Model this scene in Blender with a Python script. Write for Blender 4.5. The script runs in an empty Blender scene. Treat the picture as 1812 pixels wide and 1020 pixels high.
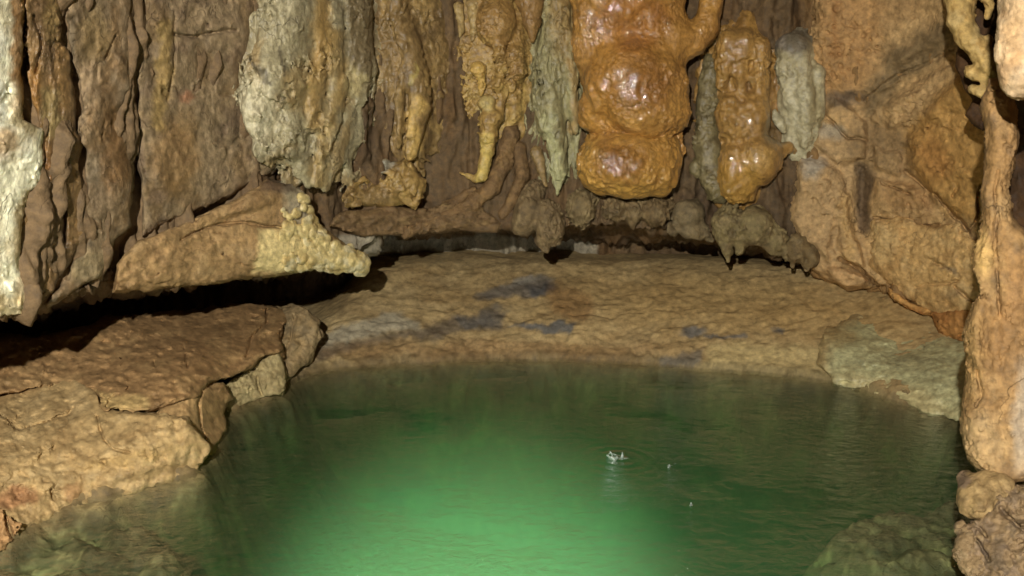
import bpy, math, numpy as np
from mathutils import Vector
from concurrent.futures import ThreadPoolExecutor

SC = bpy.context.scene
COL = SC.collection
rad = math.radians

# ------------------------------------------------------------------ camera frame
F, CX, CY = 1422.0, 906.0, 510.0           # focal length and centre in photo units
CAM = np.array([0.0, 0.0, 1.6])
PITCH = rad(9.7)
RIGHT = np.array([1.0, 0, 0])
FWD = np.array([0, math.cos(PITCH), -math.sin(PITCH)])
UP = np.array([0, math.sin(PITCH), math.cos(PITCH)])


def at(px, py, d):
    px = np.asarray(px, float); py = np.asarray(py, float); d = np.asarray(d, float)
    return (CAM + d[..., None] * (FWD + RIGHT * ((px - CX) / F)[..., None] - UP * ((py - CY) / F)[..., None]))


def zc(py):
    return math.sin(PITCH) + math.cos(PITCH) * (np.asarray(py, float) - CY) / F


def d_at_height(py, h):                     # depth where the ray of a row meets height h
    return (1.6 - h) / zc(py)


# ------------------------------------------------------------------ noise
_r = np.random.RandomState(7)
_perm = np.concatenate([_r.permutation(256)] * 3).astype(np.int32)
_g = _r.normal(size=(256, 3)); _g /= np.linalg.norm(_g, axis=1)[:, None]
_g = _g.astype(np.float32)


_gx, _gy, _gz = (np.ascontiguousarray(_g[:, k]) for k in range(3))
_pool = ThreadPoolExecutor(4)
_CH = 16384


def _perlin_chunk(p):
    i = np.floor(p); f = p - i; i = i.astype(np.int32) & 255
    fx, fy, fz = f[:, 0], f[:, 1], f[:, 2]
    u = fx * fx * fx * (fx * (fx * 6 - 15) + 10); v = fy * fy * fy * (fy * (fy * 6 - 15) + 10); w = fz * fz * fz * (fz * (fz * 6 - 15) + 10)
    iy, iz = i[:, 1], i[:, 2]
    rx = []
    for dx in (0, 1):
        hx = _perm[i[:, 0] + dx] + iy; ax = fx - dx
        ry = []
        for dy in (0, 1):
            hy = _perm[hx + dy] + iz; ay = fy - dy
            h0 = _perm[hy]; h1 = _perm[hy + 1]
            d0 = _gx[h0] * ax + _gy[h0] * ay + _gz[h0] * fz
            d1 = _gx[h1] * ax + _gy[h1] * ay + _gz[h1] * (fz - 1)
            ry.append(d0 + w * (d1 - d0))
        rx.append(ry[0] + v * (ry[1] - ry[0]))
    return (rx[0] + u * (rx[1] - rx[0])) * np.float32(1.5)


def perlin(p):
    p = np.asarray(p, np.float32); sh = p.shape[:-1]
    q = np.ascontiguousarray(p.reshape(-1, 3))
    if len(q) <= _CH: return _perlin_chunk(q).reshape(sh)
    return np.concatenate(list(_pool.map(_perlin_chunk, [q[k:k + _CH] for k in range(0, len(q), _CH)]))).reshape(sh)


def fbm(p, octv=4, gain=0.5, mode='n', seed=0.0):
    p = np.asarray(p, np.float32) + np.float32(seed * 13.7)
    a, s, t = 1.0, 0.0, 0.0
    for o in range(octv):
        n = perlin(p * (2.03 ** o) + o * 17.3)
        if mode == 'r':
            n = 1 - 2 * np.minimum(np.abs(n) * 1.6, 1)      # sharp ridges up
        elif mode == 'b':
            n = np.minimum(np.abs(n) * 2.4, 1.4) - 0.5      # pillows, sharp creases
        s = s + a * n; t += a; a *= gain
    return s / t


def worley(p, seed=0):
    """F1, F2 cell noise in 2-D or 3-D, and a random number per nearest cell."""
    p = np.asarray(p, np.float32); n = p.shape[-1]
    c = np.floor(p).astype(np.int32)
    f1 = np.full(p.shape[:-1], 9.0, np.float32); f2 = f1.copy(); rid = np.zeros_like(f1)
    offs = np.stack(np.meshgrid(*[[-1, 0, 1]] * n, indexing='ij'), -1).reshape(-1, n)
    tab = np.random.RandomState(11 + seed).rand(256, n + 1).astype(np.float32)
    for o in offs:
        q = c + o
        h = _perm[(q[..., 0] & 255)]
        for k in range(1, n):
            h = _perm[h + (q[..., k] & 255)]
        d = np.sqrt((((q + 0.1 + 0.8 * tab[h, :n]) - p) ** 2).sum(-1))
        near = d < f1
        f2 = np.where(near, f1, np.minimum(f2, d))
        rid = np.where(near, tab[h, n], rid)
        f1 = np.where(near, d, f1)
    return f1, f2, rid


def sstep(a, b, x):
    t = np.clip((x - a) / (b - a), 0, 1)
    return t * t * (3 - 2 * t)


def tps(pts):
    """smooth depth surface through (px, py, depth) points"""
    P = np.array([[a / 500, b / 500] for a, b, _ in pts]); v = np.array([c for *_, c in pts])
    n = len(P)

    def U(r2):
        return np.where(r2 > 1e-9, r2 * np.log(np.maximum(r2, 1e-9)), 0)
    K = U(((P[:, None] - P[None]) ** 2).sum(-1)) + 1e-3 * np.eye(n)
    A = np.zeros((n + 3, n + 3)); A[:n, :n] = K; A[:n, n] = 1; A[:n, n + 1:] = P
    A[n, :n] = 1; A[n + 1:, :n] = P.T
    w = np.linalg.solve(A, np.concatenate([v, [0, 0, 0]]))

    def fn(px, py):
        x = np.asarray(px, float) / 500; y = np.asarray(py, float) / 500
        o = w[n] + w[n + 1] * x + w[n + 2] * y
        for i in range(n):
            o = o + w[i] * U((x - P[i, 0]) ** 2 + (y - P[i, 1]) ** 2)
        return o
    return fn


# ------------------------------------------------------------------ colour painting (albedo only)
def lin(c):
    c = np.array(c, float) / 255.0
    return np.where(c <= 0.04045, c / 12.92, ((c + 0.055) / 1.055) ** 2.4)


def poly_sd(poly, x, y):
    """signed distance to a polygon, negative inside"""
    P = np.array(poly, float)
    d = np.full(np.shape(x), 1e9); ins = np.zeros(np.shape(x), bool)
    for (ax, ay), (bx, by) in zip(P, np.roll(P, -1, 0)):
        ex, ey = bx - ax, by - ay
        wx, wy = x - ax, y - ay
        t = np.clip((wx * ex + wy * ey) / (ex * ex + ey * ey + 1e-9), 0, 1)
        d = np.minimum(d, (wx - t * ex) ** 2 + (wy - t * ey) ** 2)
        c = (ay > y) != (by > y)
        ins ^= c & (x < ex * (y - ay) / (ey if abs(ey) > 1e-9 else 1e-9) + ax)
    d = np.sqrt(d)
    return np.where(ins, -d, d)


def line_d(pts, x, y):
    d = np.full(np.shape(x), 1e9)
    for (ax, ay), (bx, by) in zip(pts[:-1], pts[1:]):
        ex, ey = bx - ax, by - ay
        t = np.clip(((x - ax) * ex + (y - ay) * ey) / (ex * ex + ey * ey + 1e-9), 0, 1)
        d = np.minimum(d, (x - ax - t * ex) ** 2 + (y - ay - t * ey) ** 2)
    return np.sqrt(d)


def paint(px, py, z, base, mixes=(), patches=(), seed=0, grain=0.16):
    """base colour, noise mixes (colour, scale, amount, stretch_y), local patches, streaks"""
    P = np.stack([px, py, z], -1) / 100.0
    c = np.broadcast_to(lin(base), P.shape).copy()
    for k, m in enumerate(mixes):
        col, sc, amt = m[:3]; st = m[3] if len(m) > 3 else 1.0
        q = P * np.array([1, 1 / st, 1]) * (100.0 / sc)
        w = sstep(0.0, 0.28, fbm(q, 4, 0.55, seed=seed + k * 3 + 1)) * amt
        c = c * (1 - w[..., None]) + lin(col) * w[..., None]
    wx = px + 22 * fbm(P * 2.2, 4, 0.6, seed=seed + 21)
    wy = py + 22 * fbm(P * 2.2, 4, 0.6, seed=seed + 34)
    for kind, geo, col, amt, soft in patches:
        if kind == 'e':
            cx, cy, rx, ry, rot = geo
            ca, sa = math.cos(rad(rot)), math.sin(rad(rot))
            u = (wx - cx) * ca + (wy - cy) * sa; v = -(wx - cx) * sa + (wy - cy) * ca
            d = (np.sqrt((u / rx) ** 2 + (v / ry) ** 2) - 1) * min(rx, ry)
        elif kind == 'l':
            pts, wd = geo
            d = line_d(pts, wx, wy) - wd
        else:
            d = poly_sd(geo, wx, wy)
        w = (1 - sstep(-soft, soft, d)) * amt
        c = c * (1 - w[..., None]) + lin(col) * w[..., None]
    g = fbm(P * 9, 3, 0.6, seed=seed + 55)
    c = c * (1 + grain * 2.2 * g[..., None])
    return np.clip(c, 0.004, 0.9)


# ------------------------------------------------------------------ materials
def new_mat(name):
    m = bpy.data.materials.new(name); m.use_nodes = True
    nt = m.node_tree; nt.nodes.clear()
    out = nt.nodes.new('ShaderNodeOutputMaterial')
    return m, nt, out


def rock_mat(name, rough=(0.55, 0.85), spec=0.35, bump=0.5, fine=0.004, coat=0.0, s1=38.0, s2=130.0, crack=0.38):
    m, nt, out = new_mat(name)
    N, L = nt.nodes.new, nt.links.new
    b = N('ShaderNodeBsdfPrincipled'); L(b.outputs[0], out.inputs[0])
    at_ = N('ShaderNodeAttribute'); at_.attribute_name = 'Col'
    tc = N('ShaderNodeTexCoord')
    n1 = N('ShaderNodeTexNoise'); n1.inputs['Scale'].default_value = s1; n1.inputs['Detail'].default_value = 8; n1.inputs['Roughness'].default_value = 0.65
    n2 = N('ShaderNodeTexNoise'); n2.inputs['Scale'].default_value = s2; n2.inputs['Detail'].default_value = 5; n2.inputs['Roughness'].default_value = 0.7
    for n in (n1, n2): L(tc.outputs['Object'], n.inputs['Vector'])
    mr = N('ShaderNodeMapRange'); mr.inputs[1].default_value = 0.3; mr.inputs[2].default_value = 0.7; mr.inputs[3].default_value = 0.6; mr.inputs[4].default_value = 1.36
    L(n1.outputs[0], mr.inputs[0])
    mu = N('ShaderNodeMix'); mu.data_type = 'RGBA'; mu.blend_type = 'MULTIPLY'; mu.inputs[0].default_value = 1
    L(at_.outputs['Color'], mu.inputs[6]); L(mr.outputs[0], mu.inputs[7])
    n3 = N('ShaderNodeTexNoise'); n3.inputs['Scale'].default_value = 3.6; n3.inputs['Detail'].default_value = 4; n3.inputs['Roughness'].default_value = 0.5; n3.inputs['Distortion'].default_value = 0.3
    n4 = N('ShaderNodeTexNoise'); n4.inputs['Scale'].default_value = 2.6; n4.inputs['Detail'].default_value = 3
    mp3 = N('ShaderNodeMapping'); mp3.inputs['Location'].default_value = (3.1, 7.7, 1.3); mp3.inputs['Scale'].default_value = (1, 1, 0.7)
    L(tc.outputs['Object'], mp3.inputs['Vector']); L(mp3.outputs[0], n3.inputs['Vector']); L(mp3.outputs[0], n4.inputs['Vector'])
    s1_ = N('ShaderNodeMath'); s1_.operation = 'SUBTRACT'; s1_.inputs[1].default_value = 0.5; L(n3.outputs[0], s1_.inputs[0])
    a1 = N('ShaderNodeMath'); a1.operation = 'ABSOLUTE'; L(s1_.outputs[0], a1.inputs[0])
    cr = N('ShaderNodeMapRange'); cr.interpolation_type = 'SMOOTHSTEP'; cr.inputs[1].default_value = 0.001; cr.inputs[2].default_value = 0.007; cr.inputs[3].default_value = 1; cr.inputs[4].default_value = 0
    L(a1.outputs[0], cr.inputs[0])
    g4 = N('ShaderNodeMapRange'); g4.interpolation_type = 'SMOOTHSTEP'; g4.inputs[1].default_value = 0.48; g4.inputs[2].default_value = 0.60; g4.inputs[3].default_value = 0; g4.inputs[4].default_value = crack
    L(n4.outputs[0], g4.inputs[0])
    ck = N('ShaderNodeMath'); ck.operation = 'MULTIPLY'; L(cr.outputs[0], ck.inputs[0]); L(g4.outputs[0], ck.inputs[1])
    dk = N('ShaderNodeMix'); dk.data_type = 'RGBA'; dk.inputs[7].default_value = (0.028, 0.02, 0.012, 1)
    L(ck.outputs[0], dk.inputs[0]); L(mu.outputs[2], dk.inputs[6]); L(dk.outputs[2], b.inputs['Base Color'])
    n5 = N('ShaderNodeTexNoise'); n5.inputs['Scale'].default_value = s1 * 0.42; n5.inputs['Detail'].default_value = 9; n5.inputs['Roughness'].default_value = 0.62
    L(tc.outputs['Object'], n5.inputs['Vector'])
    b0 = N('ShaderNodeBump'); b0.inputs['Strength'].default_value = min(1, bump * 1.6); b0.inputs['Distance'].default_value = fine * 6; L(n5.outputs[0], b0.inputs['Height'])
    bc = N('ShaderNodeBump'); bc.invert = True; bc.inputs['Strength'].default_value = 0.9; bc.inputs['Distance'].default_value = 0.008; L(ck.outputs[0], bc.inputs['Height']); L(b0.outputs[0], bc.inputs['Normal'])
    rr = N('ShaderNodeMapRange'); rr.inputs[1].default_value = 0.35; rr.inputs[2].default_value = 0.65; rr.inputs[3].default_value = rough[0]; rr.inputs[4].default_value = rough[1]
    L(n1.outputs[0], rr.inputs[0]); L(rr.outputs[0], b.inputs['Roughness'])
    b.inputs['Specular IOR Level'].default_value = spec
    b1 = N('ShaderNodeBump'); b1.inputs['Strength'].default_value = bump; b1.inputs['Distance'].default_value = fine * 3
    b2 = N('ShaderNodeBump'); b2.inputs['Strength'].default_value = bump; b2.inputs['Distance'].default_value = fine
    L(n1.outputs[0], b1.inputs['Height']); L(n2.outputs[0], b2.inputs['Height']); L(bc.outputs[0], b1.inputs['Normal']); L(b1.outputs[0], b2.inputs['Normal'])
    L(b2.outputs[0], b.inputs['Normal'])
    if coat:
        b.inputs['Coat Weight'].default_value = coat; b.inputs['Coat Roughness'].default_value = 0.045 if coat > 0.5 else 0.16
        if coat > 0.5:                           # a film of water over low swells: sharp scattered glints
            n6 = N('ShaderNodeTexNoise'); n6.inputs['Scale'].default_value = 60; n6.inputs['Detail'].default_value = 2.5
            L(tc.outputs['Object'], n6.inputs['Vector'])
            b6 = N('ShaderNodeBump'); b6.inputs['Strength'].default_value = 1; b6.inputs['Distance'].default_value = 0.005; L(n6.outputs[0], b6.inputs['Height'])
            L(b6.outputs[0], b.inputs['Coat Normal']); b.inputs['Coat IOR'].default_value = 1.8
        else:
            L(b2.outputs[0], b.inputs['Coat Normal'])
    return m


M_ROCK = rock_mat('dry_limestone', (0.6, 0.9), 0.25, 0.5, 0.0036, s1=24, s2=95)
M_DAMP = rock_mat('damp_limestone', (0.34, 0.75), 0.45, 0.5, 0.0034, s1=26, s2=90, coat=0.3)
M_WET = rock_mat('wet_calcite', (0.35, 0.6), 0.5, 0.5, 0.003, coat=0.85, s1=30, s2=70, crack=0.0)
M_MUD = rock_mat('cave_mud', (0.6, 0.9), 0.25, 0.3, 0.0026, s1=20, s2=110, crack=0.15)
M_BED = rock_mat('pool_bed_silt', (0.5, 0.8), 0.3, 0.5, 0.004, s1=20, s2=60)


# ------------------------------------------------------------------ mesh output
def mesh_object(name, V, faces, colors, mat, parent=None, smooth=True, origin=None):
    V = np.asarray(V, np.float64)
    if parent is not None:
        o0 = np.array(parent['_o'])
    else:
        o0 = np.array([V[:, 0].mean(), V[:, 1].mean(), V[:, 2].min()]) if origin is None else np.array(origin)
    me = bpy.data.meshes.new(name)
    faces = np.asarray(faces, np.int32)
    nf, k = faces.shape
    me.vertices.add(len(V)); me.vertices.foreach_set('co', (V - o0).astype(np.float32).ravel())
    me.loops.add(nf * k); me.loops.foreach_set('vertex_index', faces.ravel())
    me.polygons.add(nf); me.polygons.foreach_set('loop_start', np.arange(nf, dtype=np.int32) * k)
    me.update(calc_edges=True); me.validate()
    if smooth:
        me.polygons.foreach_set('use_smooth', np.ones(len(me.polygons), bool))
    if colors is not None:
        ca = me.color_attributes.new('Col', 'FLOAT_COLOR', 'POINT')
        ca.data.foreach_set('color', np.concatenate([colors, np.ones((len(V), 1))], 1).astype(np.float32).ravel())
    me.materials.append(mat)
    o = bpy.data.objects.new(name, me); COL.objects.link(o)
    if parent is not None:
        o.parent = parent
    else:
        o.location = o0
    o['_o'] = [float(x) for x in o0]
    return o


def tag(o, label=None, cat=None, group=None, kind=None):
    if label: o['label'] = label
    if cat: o['category'] = cat
    if group: o['group'] = group
    if kind: o['kind'] = kind
    return o


def surface_nets(f):
    s = f < 0
    nx, ny, nz = f.shape
    cnt = np.zeros((nx - 1, ny - 1, nz - 1), np.int8)
    C = [(i, j, k) for i in (0, 1) for j in (0, 1) for k in (0, 1)]
    for i, j, k in C:
        cnt += s[i:nx - 1 + i, j:ny - 1 + j, k:nz - 1 + k]
    act = (cnt > 0) & (cnt < 8)
    cells = np.argwhere(act)
    idx = np.full(act.shape, -1, np.int32); idx[act] = np.arange(len(cells))
    acc = np.zeros((len(cells), 3)); n = np.zeros(len(cells))
    cv = [f[cells[:, 0] + i, cells[:, 1] + j, cells[:, 2] + k] for i, j, k in C]
    for a in range(8):
        for b in range(a + 1, 8):
            if sum(abs(C[a][q] - C[b][q]) for q in range(3)) != 1: continue
            fa, fb = cv[a], cv[b]
            m = (fa < 0) != (fb < 0)
            t = np.where(m, fa / np.where(m, fa - fb, 1), 0)
            p = np.array(C[a])[None] + t[:, None] * (np.array(C[b]) - np.array(C[a]))[None]
            acc += p * m[:, None]; n += m
    V = cells + acc / n[:, None]
    quads = []
    for ax in range(3):
        o1, o2 = [(1, 2), (2, 0), (0, 1)][ax]
        sl0 = [slice(None)] * 3; sl1 = [slice(None)] * 3
        sl0[ax] = slice(0, -1); sl1[ax] = slice(1, None)
        for o in (o1, o2):
            sl0[o] = slice(1, -1); sl1[o] = slice(1, -1)
        A, B = s[tuple(sl0)], s[tuple(sl1)]
        e = np.argwhere(A != B)
        inv = A[tuple(e.T)]
        e[:, o1] += 1; e[:, o2] += 1
        d1 = np.zeros(3, int); d1[o1] = 1; d2 = np.zeros(3, int); d2[o2] = 1
        q = [idx[tuple((e - d1 - d2).T)], idx[tuple((e - d2).T)], idx[tuple(e.T)], idx[tuple((e - d1).T)]]
        q = np.stack(q, 1)
        q[~inv] = q[~inv][:, ::-1]
        quads.append(q)
    return V, np.concatenate(quads)


# ------------------------------------------------------------------ solid shapes: fields in photo-sized units, z = depth off the host surface
def smin(a, b, k):
    h = np.clip(0.5 + 0.5 * (b - a) / k, 0, 1)
    return b * (1 - h) + a * h - k * h * (1 - h)


def smax(a, b, k):
    return -smin(-a, -b, k)


def cap(X, Y, Z, a, b, zs=1.0):
    """tapered capsule from a=(x,y,z,r) to b"""
    ax, ay, az, ra = a; bx, by, bz, rb = b
    ex, ey, ez = bx - ax, by - ay, (bz - az) * zs
    wx, wy, wz = X - ax, Y - ay, (Z - az) * zs
    t = np.clip((wx * ex + wy * ey + wz * ez) / (ex * ex + ey * ey + ez * ez + 1e-6), 0, 1)
    return np.sqrt((wx - t * ex) ** 2 + (wy - t * ey) ** 2 + (wz - t * ez) ** 2) - (ra + (rb - ra) * t)


def ell(X, Y, Z, c, r, rot=0):
    cx, cy, cz = c; rx, ry, rz = r
    ca, sa = math.cos(rad(rot)), math.sin(rad(rot))
    u = (X - cx) * ca + (Y - cy) * sa; v = -(X - cx) * sa + (Y - cy) * ca
    k = np.sqrt((u / rx) ** 2 + (v / ry) ** 2 + ((Z - cz) / rz) ** 2)
    return (k - 1) * min(rx, ry, rz) * np.clip(0.6 + 0.4 * k, 0.6, 1.6)


def blobs(items, k=10):
    """smooth union of ('c', [(x,y,z,r),...]) chains and ('e', centre, radii, rot) ellipsoids"""
    def fn(X, Y, Z):
        f = None
        for it in items:
            if it[0] == 'c':
                pts = it[1]
                for a, b in zip(pts[:-1], pts[1:]):
                    d = cap(X, Y, Z, a, b)
                    f = d if f is None else smin(f, d, k)
            else:
                d = ell(X, Y, Z, it[1], it[2], it[3] if len(it) > 3 else 0)
                f = d if f is None else smin(f, d, k)
        return f
    return fn


def slab(poly, front, rnd=14, back=60, warp=7, wsc=45, seed=0, cuts=()):
    """a thick piece of rock: outline polygon, front surface z = front(x, y), rounded edge;
    cuts: (polyline, half width, depth) grooves"""
    def fn(X, Y, Z):
        x = X[:, :, 0]; y = Y[:, :, 0]
        P = np.stack([x, y, x * 0], -1) / wsc
        wx = x + warp * fbm(P, 4, 0.55, seed=seed + 1); wy = y + warp * fbm(P, 4, 0.55, seed=seed + 2)
        d = poly_sd(poly, wx, wy)
        zf = front(x, y)
        for ln, hw, dp in cuts:
            q = line_d(ln, wx, wy)
            hv = hw * (0.75 + 0.9 * fbm(np.stack([x, y, x * 0 + 5], -1) / 30.0, 3, seed=seed + 8))
            zf = zf + dp * np.exp(-(q / np.maximum(hv, 0.7)) ** 2)
        return smax(np.broadcast_to(d[:, :, None], X.shape), zf[:, :, None] - Z, rnd)
    return fn


def build(name, bbox, zr, D, field, mat, color, noise=(), step=2.4, parent=None, seed=0, smooth=2, fine=2.8, fst=1.0):
    x0, y0, x1, y1 = bbox
    X, Y, Z = np.meshgrid(np.arange(x0, x1 + step, step), np.arange(y0, y1 + step, step), np.arange(zr[0], zr[1] + step, step), indexing='ij')
    X = X.astype(np.float32); Y = Y.astype(np.float32); Z = Z.astype(np.float32)
    f = np.array(field(X, Y, Z), np.float32)
    amp = sum(abs(n[0]) for n in noise)
    if noise:
        m = np.abs(f) < amp * 1.3 + 3 * step
        P = np.stack([X[m], Y[m], Z[m]], -1)
        add = np.zeros(len(P), np.float32)
        patch = 0.15 + 1.1 * sstep(-0.12, 0.25, fbm(P / 70.0, 2, seed=seed + 77))   # rough areas next to smooth ones
        for k, n in enumerate(noise):
            a, sc, oc, mode = n[:4]; st = n[4] if len(n) > 4 else (1, 1, 1)
            if k: a = a * patch * 1.35
            if mode in 'nbrt':                   # nothing finer than the cells can carry; the fine relief is added on the surface later
                if sc < 3 * step: continue
                oc = int(min(oc, max(1, math.log2(sc / (3.0 * step)) + 1)))
            q = P / sc / np.array(st, np.float32)
            if mode == 'w':                      # knobbly cells
                f1, f2, _ = worley(q, seed + k)
                add += a * (np.minimum(f1, 0.9) - 0.45)
            elif mode == 't':                    # flaking layers with crisp lips
                v = fbm(q, oc, 0.5, seed=seed + k * 5) * 3.2
                v = np.floor(v) + sstep(0.72, 1.0, v - np.floor(v))
                add -= a * 0.5 * v
            elif mode == 'p':                    # scattered pits
                f1, f2, rid = worley(q, seed + k)
                add += a * (1 - sstep(0.10, 0.32, f1)) * (rid > 0.55)
            elif mode == 'k':                    # cracks between cells
                q2 = q + 0.35 * np.stack([fbm(q * 1.7, 2, seed=seed + 5), fbm(q * 1.7, 2, seed=seed + 6), q[:, 0] * 0], -1)
                f1, f2, rid = worley(q2, seed + k)
                add += a * (1 - sstep(0.0, 0.16, f2 - f1)) + 0.5 * a * (rid - 0.5)
            else:
                add -= a * fbm(q, oc, 0.52, mode, seed=seed + k * 5)
        f[m] += add
    f = np.maximum(f, Z - (zr[1] - 1.6 * step))
    for ax in range(3):
        sl = [slice(None)] * 3
        for e in (0, -1):
            sl[ax] = e; f[tuple(sl)] = np.maximum(f[tuple(sl)], step * 0.6)
    V, Q = surface_nets(f)
    # keep only pieces of a sensible size (drop noise crumbs)
    E = np.concatenate([Q[:, [0, 1]], Q[:, [1, 2]], Q[:, [2, 3]], Q[:, [3, 0]]])
    E = np.unique(np.sort(E, 1), axis=0)
    lab = np.arange(len(V))
    while True:
        la, lb = lab[E[:, 0]], lab[E[:, 1]]
        dif = la != lb
        if not dif.any(): break
        hi, lo = np.maximum(la, lb)[dif], np.minimum(la, lb)[dif]
        lab[hi] = lo
        for _ in range(30):
            nl = lab[lab]
            if (nl == lab).all(): break
            lab = nl
    u, inv, cn = np.unique(lab, return_inverse=True, return_counts=True)
    keep = (cn >= 0.08 * cn.max())[inv]
    if not keep.all():
        mp = np.cumsum(keep) - 1
        Q = mp[Q[keep[Q].all(1)]]; V = V[keep]; E = mp[E[keep[E].all(1)]]
    deg = np.maximum(np.bincount(E.ravel(), minlength=len(V)), 1)[:, None]
    for _ in range(smooth):                      # even out the stepping of the cell grid
        A = np.stack([np.bincount(E[:, 0], V[E[:, 1], c], len(V)) + np.bincount(E[:, 1], V[E[:, 0], c], len(V)) for c in range(3)], -1) / deg
        V = V * 0.4 + A * 0.6
    if fine:
        n = np.cross(V[Q[:, 2]] - V[Q[:, 0]], V[Q[:, 3]] - V[Q[:, 1]])
        vn = np.stack([sum(np.bincount(Q[:, q], n[:, c], len(V)) for q in range(4)) for c in range(3)], -1)
        vn /= np.linalg.norm(vn, axis=1, keepdims=True) + 1e-9
        Pw = (V * step + np.array([x0, y0, zr[0]])) / np.array([1, fst, 1])
        mk = 0.2 + 1.0 * sstep(-0.15, 0.3, fbm(Pw / 45.0, 3, seed=seed + 91))
        hgt = 0.8 * fbm(Pw / 15.0, 3, 0.6, 'b', seed=seed + 92) + 0.5 * fbm(Pw / 6.5, 2, 0.6, 'r', seed=seed + 93)
        V = V - vn * (fine * mk * hgt / step)[:, None]
    px = x0 + V[:, 0] * step; py = y0 + V[:, 1] * step; z = zr[0] + V[:, 2] * step
    d = D(px, py)
    W = at(px, py, d + z * d / F)
    return mesh_object(name, W, Q[:, ::-1], color(px, py, z), mat, parent)


# ------------------------------------------------------------------ host surfaces
_wx = [-600, -300, 0, 120, 245, 400, 520, 650, 800, 1000, 1200, 1330, 1430, 1540, 1640, 1720, 1850, 2100, 2500]
_wd = [1.9, 2.5, 3.45, 3.85, 4.3, 4.9, 5.35, 5.95, 6.35, 6.5, 6.5, 6.45, 6.4, 6.2, 5.8, 5.35, 4.6, 3.4, 2.2]


def Dwall(px, py):
    k = 30
    b = (np.interp(np.asarray(px) - k, _wx, _wd) + np.interp(np.asarray(px) + k, _wx, _wd) + np.interp(px, _wx, _wd)) / 3
    return b - np.maximum(300 - np.asarray(py), -200) * 0.0006


_lx = [-700, -300, 0, 200, 450, 640, 680, 730, 820, 1000, 1200, 1300, 1400, 1450, 1540, 1640, 1700, 1850, 2500]
_ly = [650, 590, 545, 505, 475, 455, 405, 398, 398, 402, 408, 420, 450, 475, 500, 540, 585, 640, 700]


def lip(px):
    return np.interp(px, _lx, _ly)


# ------------------------------------------------------------------ cave wall (one continuous backing surface)
def grid_faces(nr, nc):
    i = np.arange(nr * nc).reshape(nr, nc)
    return np.stack([i[:-1, :-1], i[:-1, 1:], i[1:, 1:], i[1:, :-1]], -1).reshape(-1, 4)


def grid_normals(W):
    du = np.gradient(W, axis=1); dv = np.gradient(W, axis=0)
    n = np.cross(du, dv)
    return n / np.linalg.norm(n, axis=-1, keepdims=True)


BACK_D = 7.75
xs = np.arange(-560, 2360, 3.2)
nU, nR, nB = 300, 46, 70
PX = np.broadcast_to(xs, (nU + nR + nB, len(xs))).copy()
PY = np.zeros_like(PX); DD = np.zeros_like(PX)
lp = lip(xs); dl = Dwall(xs, lp)
rec = np.clip(np.interp(xs, [-600, 0, 500, 700, 900, 1250, 1420, 1550, 1700, 2400], [2.2, 2.0, 1.9, 1.6, 1.3, 1.2, 0.55, 0.3, 0.3, 0.3]), 0, 3)
for r in range(nU):
    t = r / (nU - 1)
    PY[r] = -520 + (lp + 520) * t
    DD[r] = Dwall(xs, PY[r])
for r in range(nR):
    t = (r + 1) / nR
    DD[nU + r] = dl + rec * t
    PY[nU + r] = lp + 14 * np.sin(t * math.pi) * 0 + 12 * t
for r in range(nB):
    t = (r + 1) / nB
    DD[nU + nR + r] = dl + rec + 0.15 * t
    PY[nU + nR + r] = lp + 12 + 210 * t
W = at(PX, PY, DD)
Nn = grid_normals(W)
Pn = W * np.array([1, 1, 0.55])
pm = 0.2 + 1.0 * sstep(-0.1, 0.25, fbm(W * 1.9, 3, seed=8))
tv = fbm(Pn * 2.6, 4, 0.5, seed=14) * 3.0; tv = np.floor(tv) + sstep(0.7, 1, tv - np.floor(tv))
Pv = W * np.array([1.9, 1.9, 0.5])
disp = 0.14 * fbm(Pn * 1.7, 4, 0.5, seed=3) + 0.15 * fbm(Pv, 3, 0.5, 'b', seed=24) + 0.05 * fbm(W * np.array([7, 7, 1.3]), 3, 0.5, 'r', seed=25) + pm * (0.030 * tv + 0.03 * fbm(Pn * 6, 3, 0.55, 'b', seed=5) + 0.012 * fbm(W * 15, 3, 0.55, 'n', seed=9))
W = W - Nn * disp[..., None] * -1
cw = paint(PX, PY, DD * 100, (94, 75, 51), [((64, 50, 35), 120, 0.7, 2.0), ((112, 90, 62), 60, 0.5, 2.2), ((90, 76, 56), 40, 0.45, 2), ((100, 74, 44), 50, 0.5, 3)],
           [('p', [(600, 418), (920, 418), (1060, 428), (1060, 470), (600, 470)], (150, 142, 122), 0.8, 6),
            ('p', [(-700, -700), (480, -700), (460, 200), (440, 420), (200, 520), (-700, 700)], (112, 92, 66), 0.7, 25),
            ('p', [(1430, -600), (2400, -600), (2400, 760), (1430, 520)], (140, 108, 66), 0.8, 25)], seed=2)
wall = mesh_object('cave_wall', W.reshape(-1, 3), grid_faces(*PX.shape)[:, ::-1], cw.reshape(-1, 3), M_ROCK)
tag(wall, kind='structure')

# ceiling closing the chamber above the frame
gx, gy = np.meshgrid(np.linspace(-5, 5, 160), np.linspace(1.0, 9, 130))
gz = 3.55 + 0.35 * fbm(np.stack([gx, gy, gx * 0], -1) * 0.8, 5, 0.55, seed=4)
Wc = np.stack([gx, gy, gz], -1)
ceil = mesh_object('cave_ceiling', Wc.reshape(-1, 3), grid_faces(*gx.shape)[:, ::-1],
                   paint(gx * 200, gy * 200, gz * 0, (96, 76, 52), [((124, 100, 70), 120, 0.6)], seed=6).reshape(-1, 3), M_ROCK)
tag(ceil, kind='structure')

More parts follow.
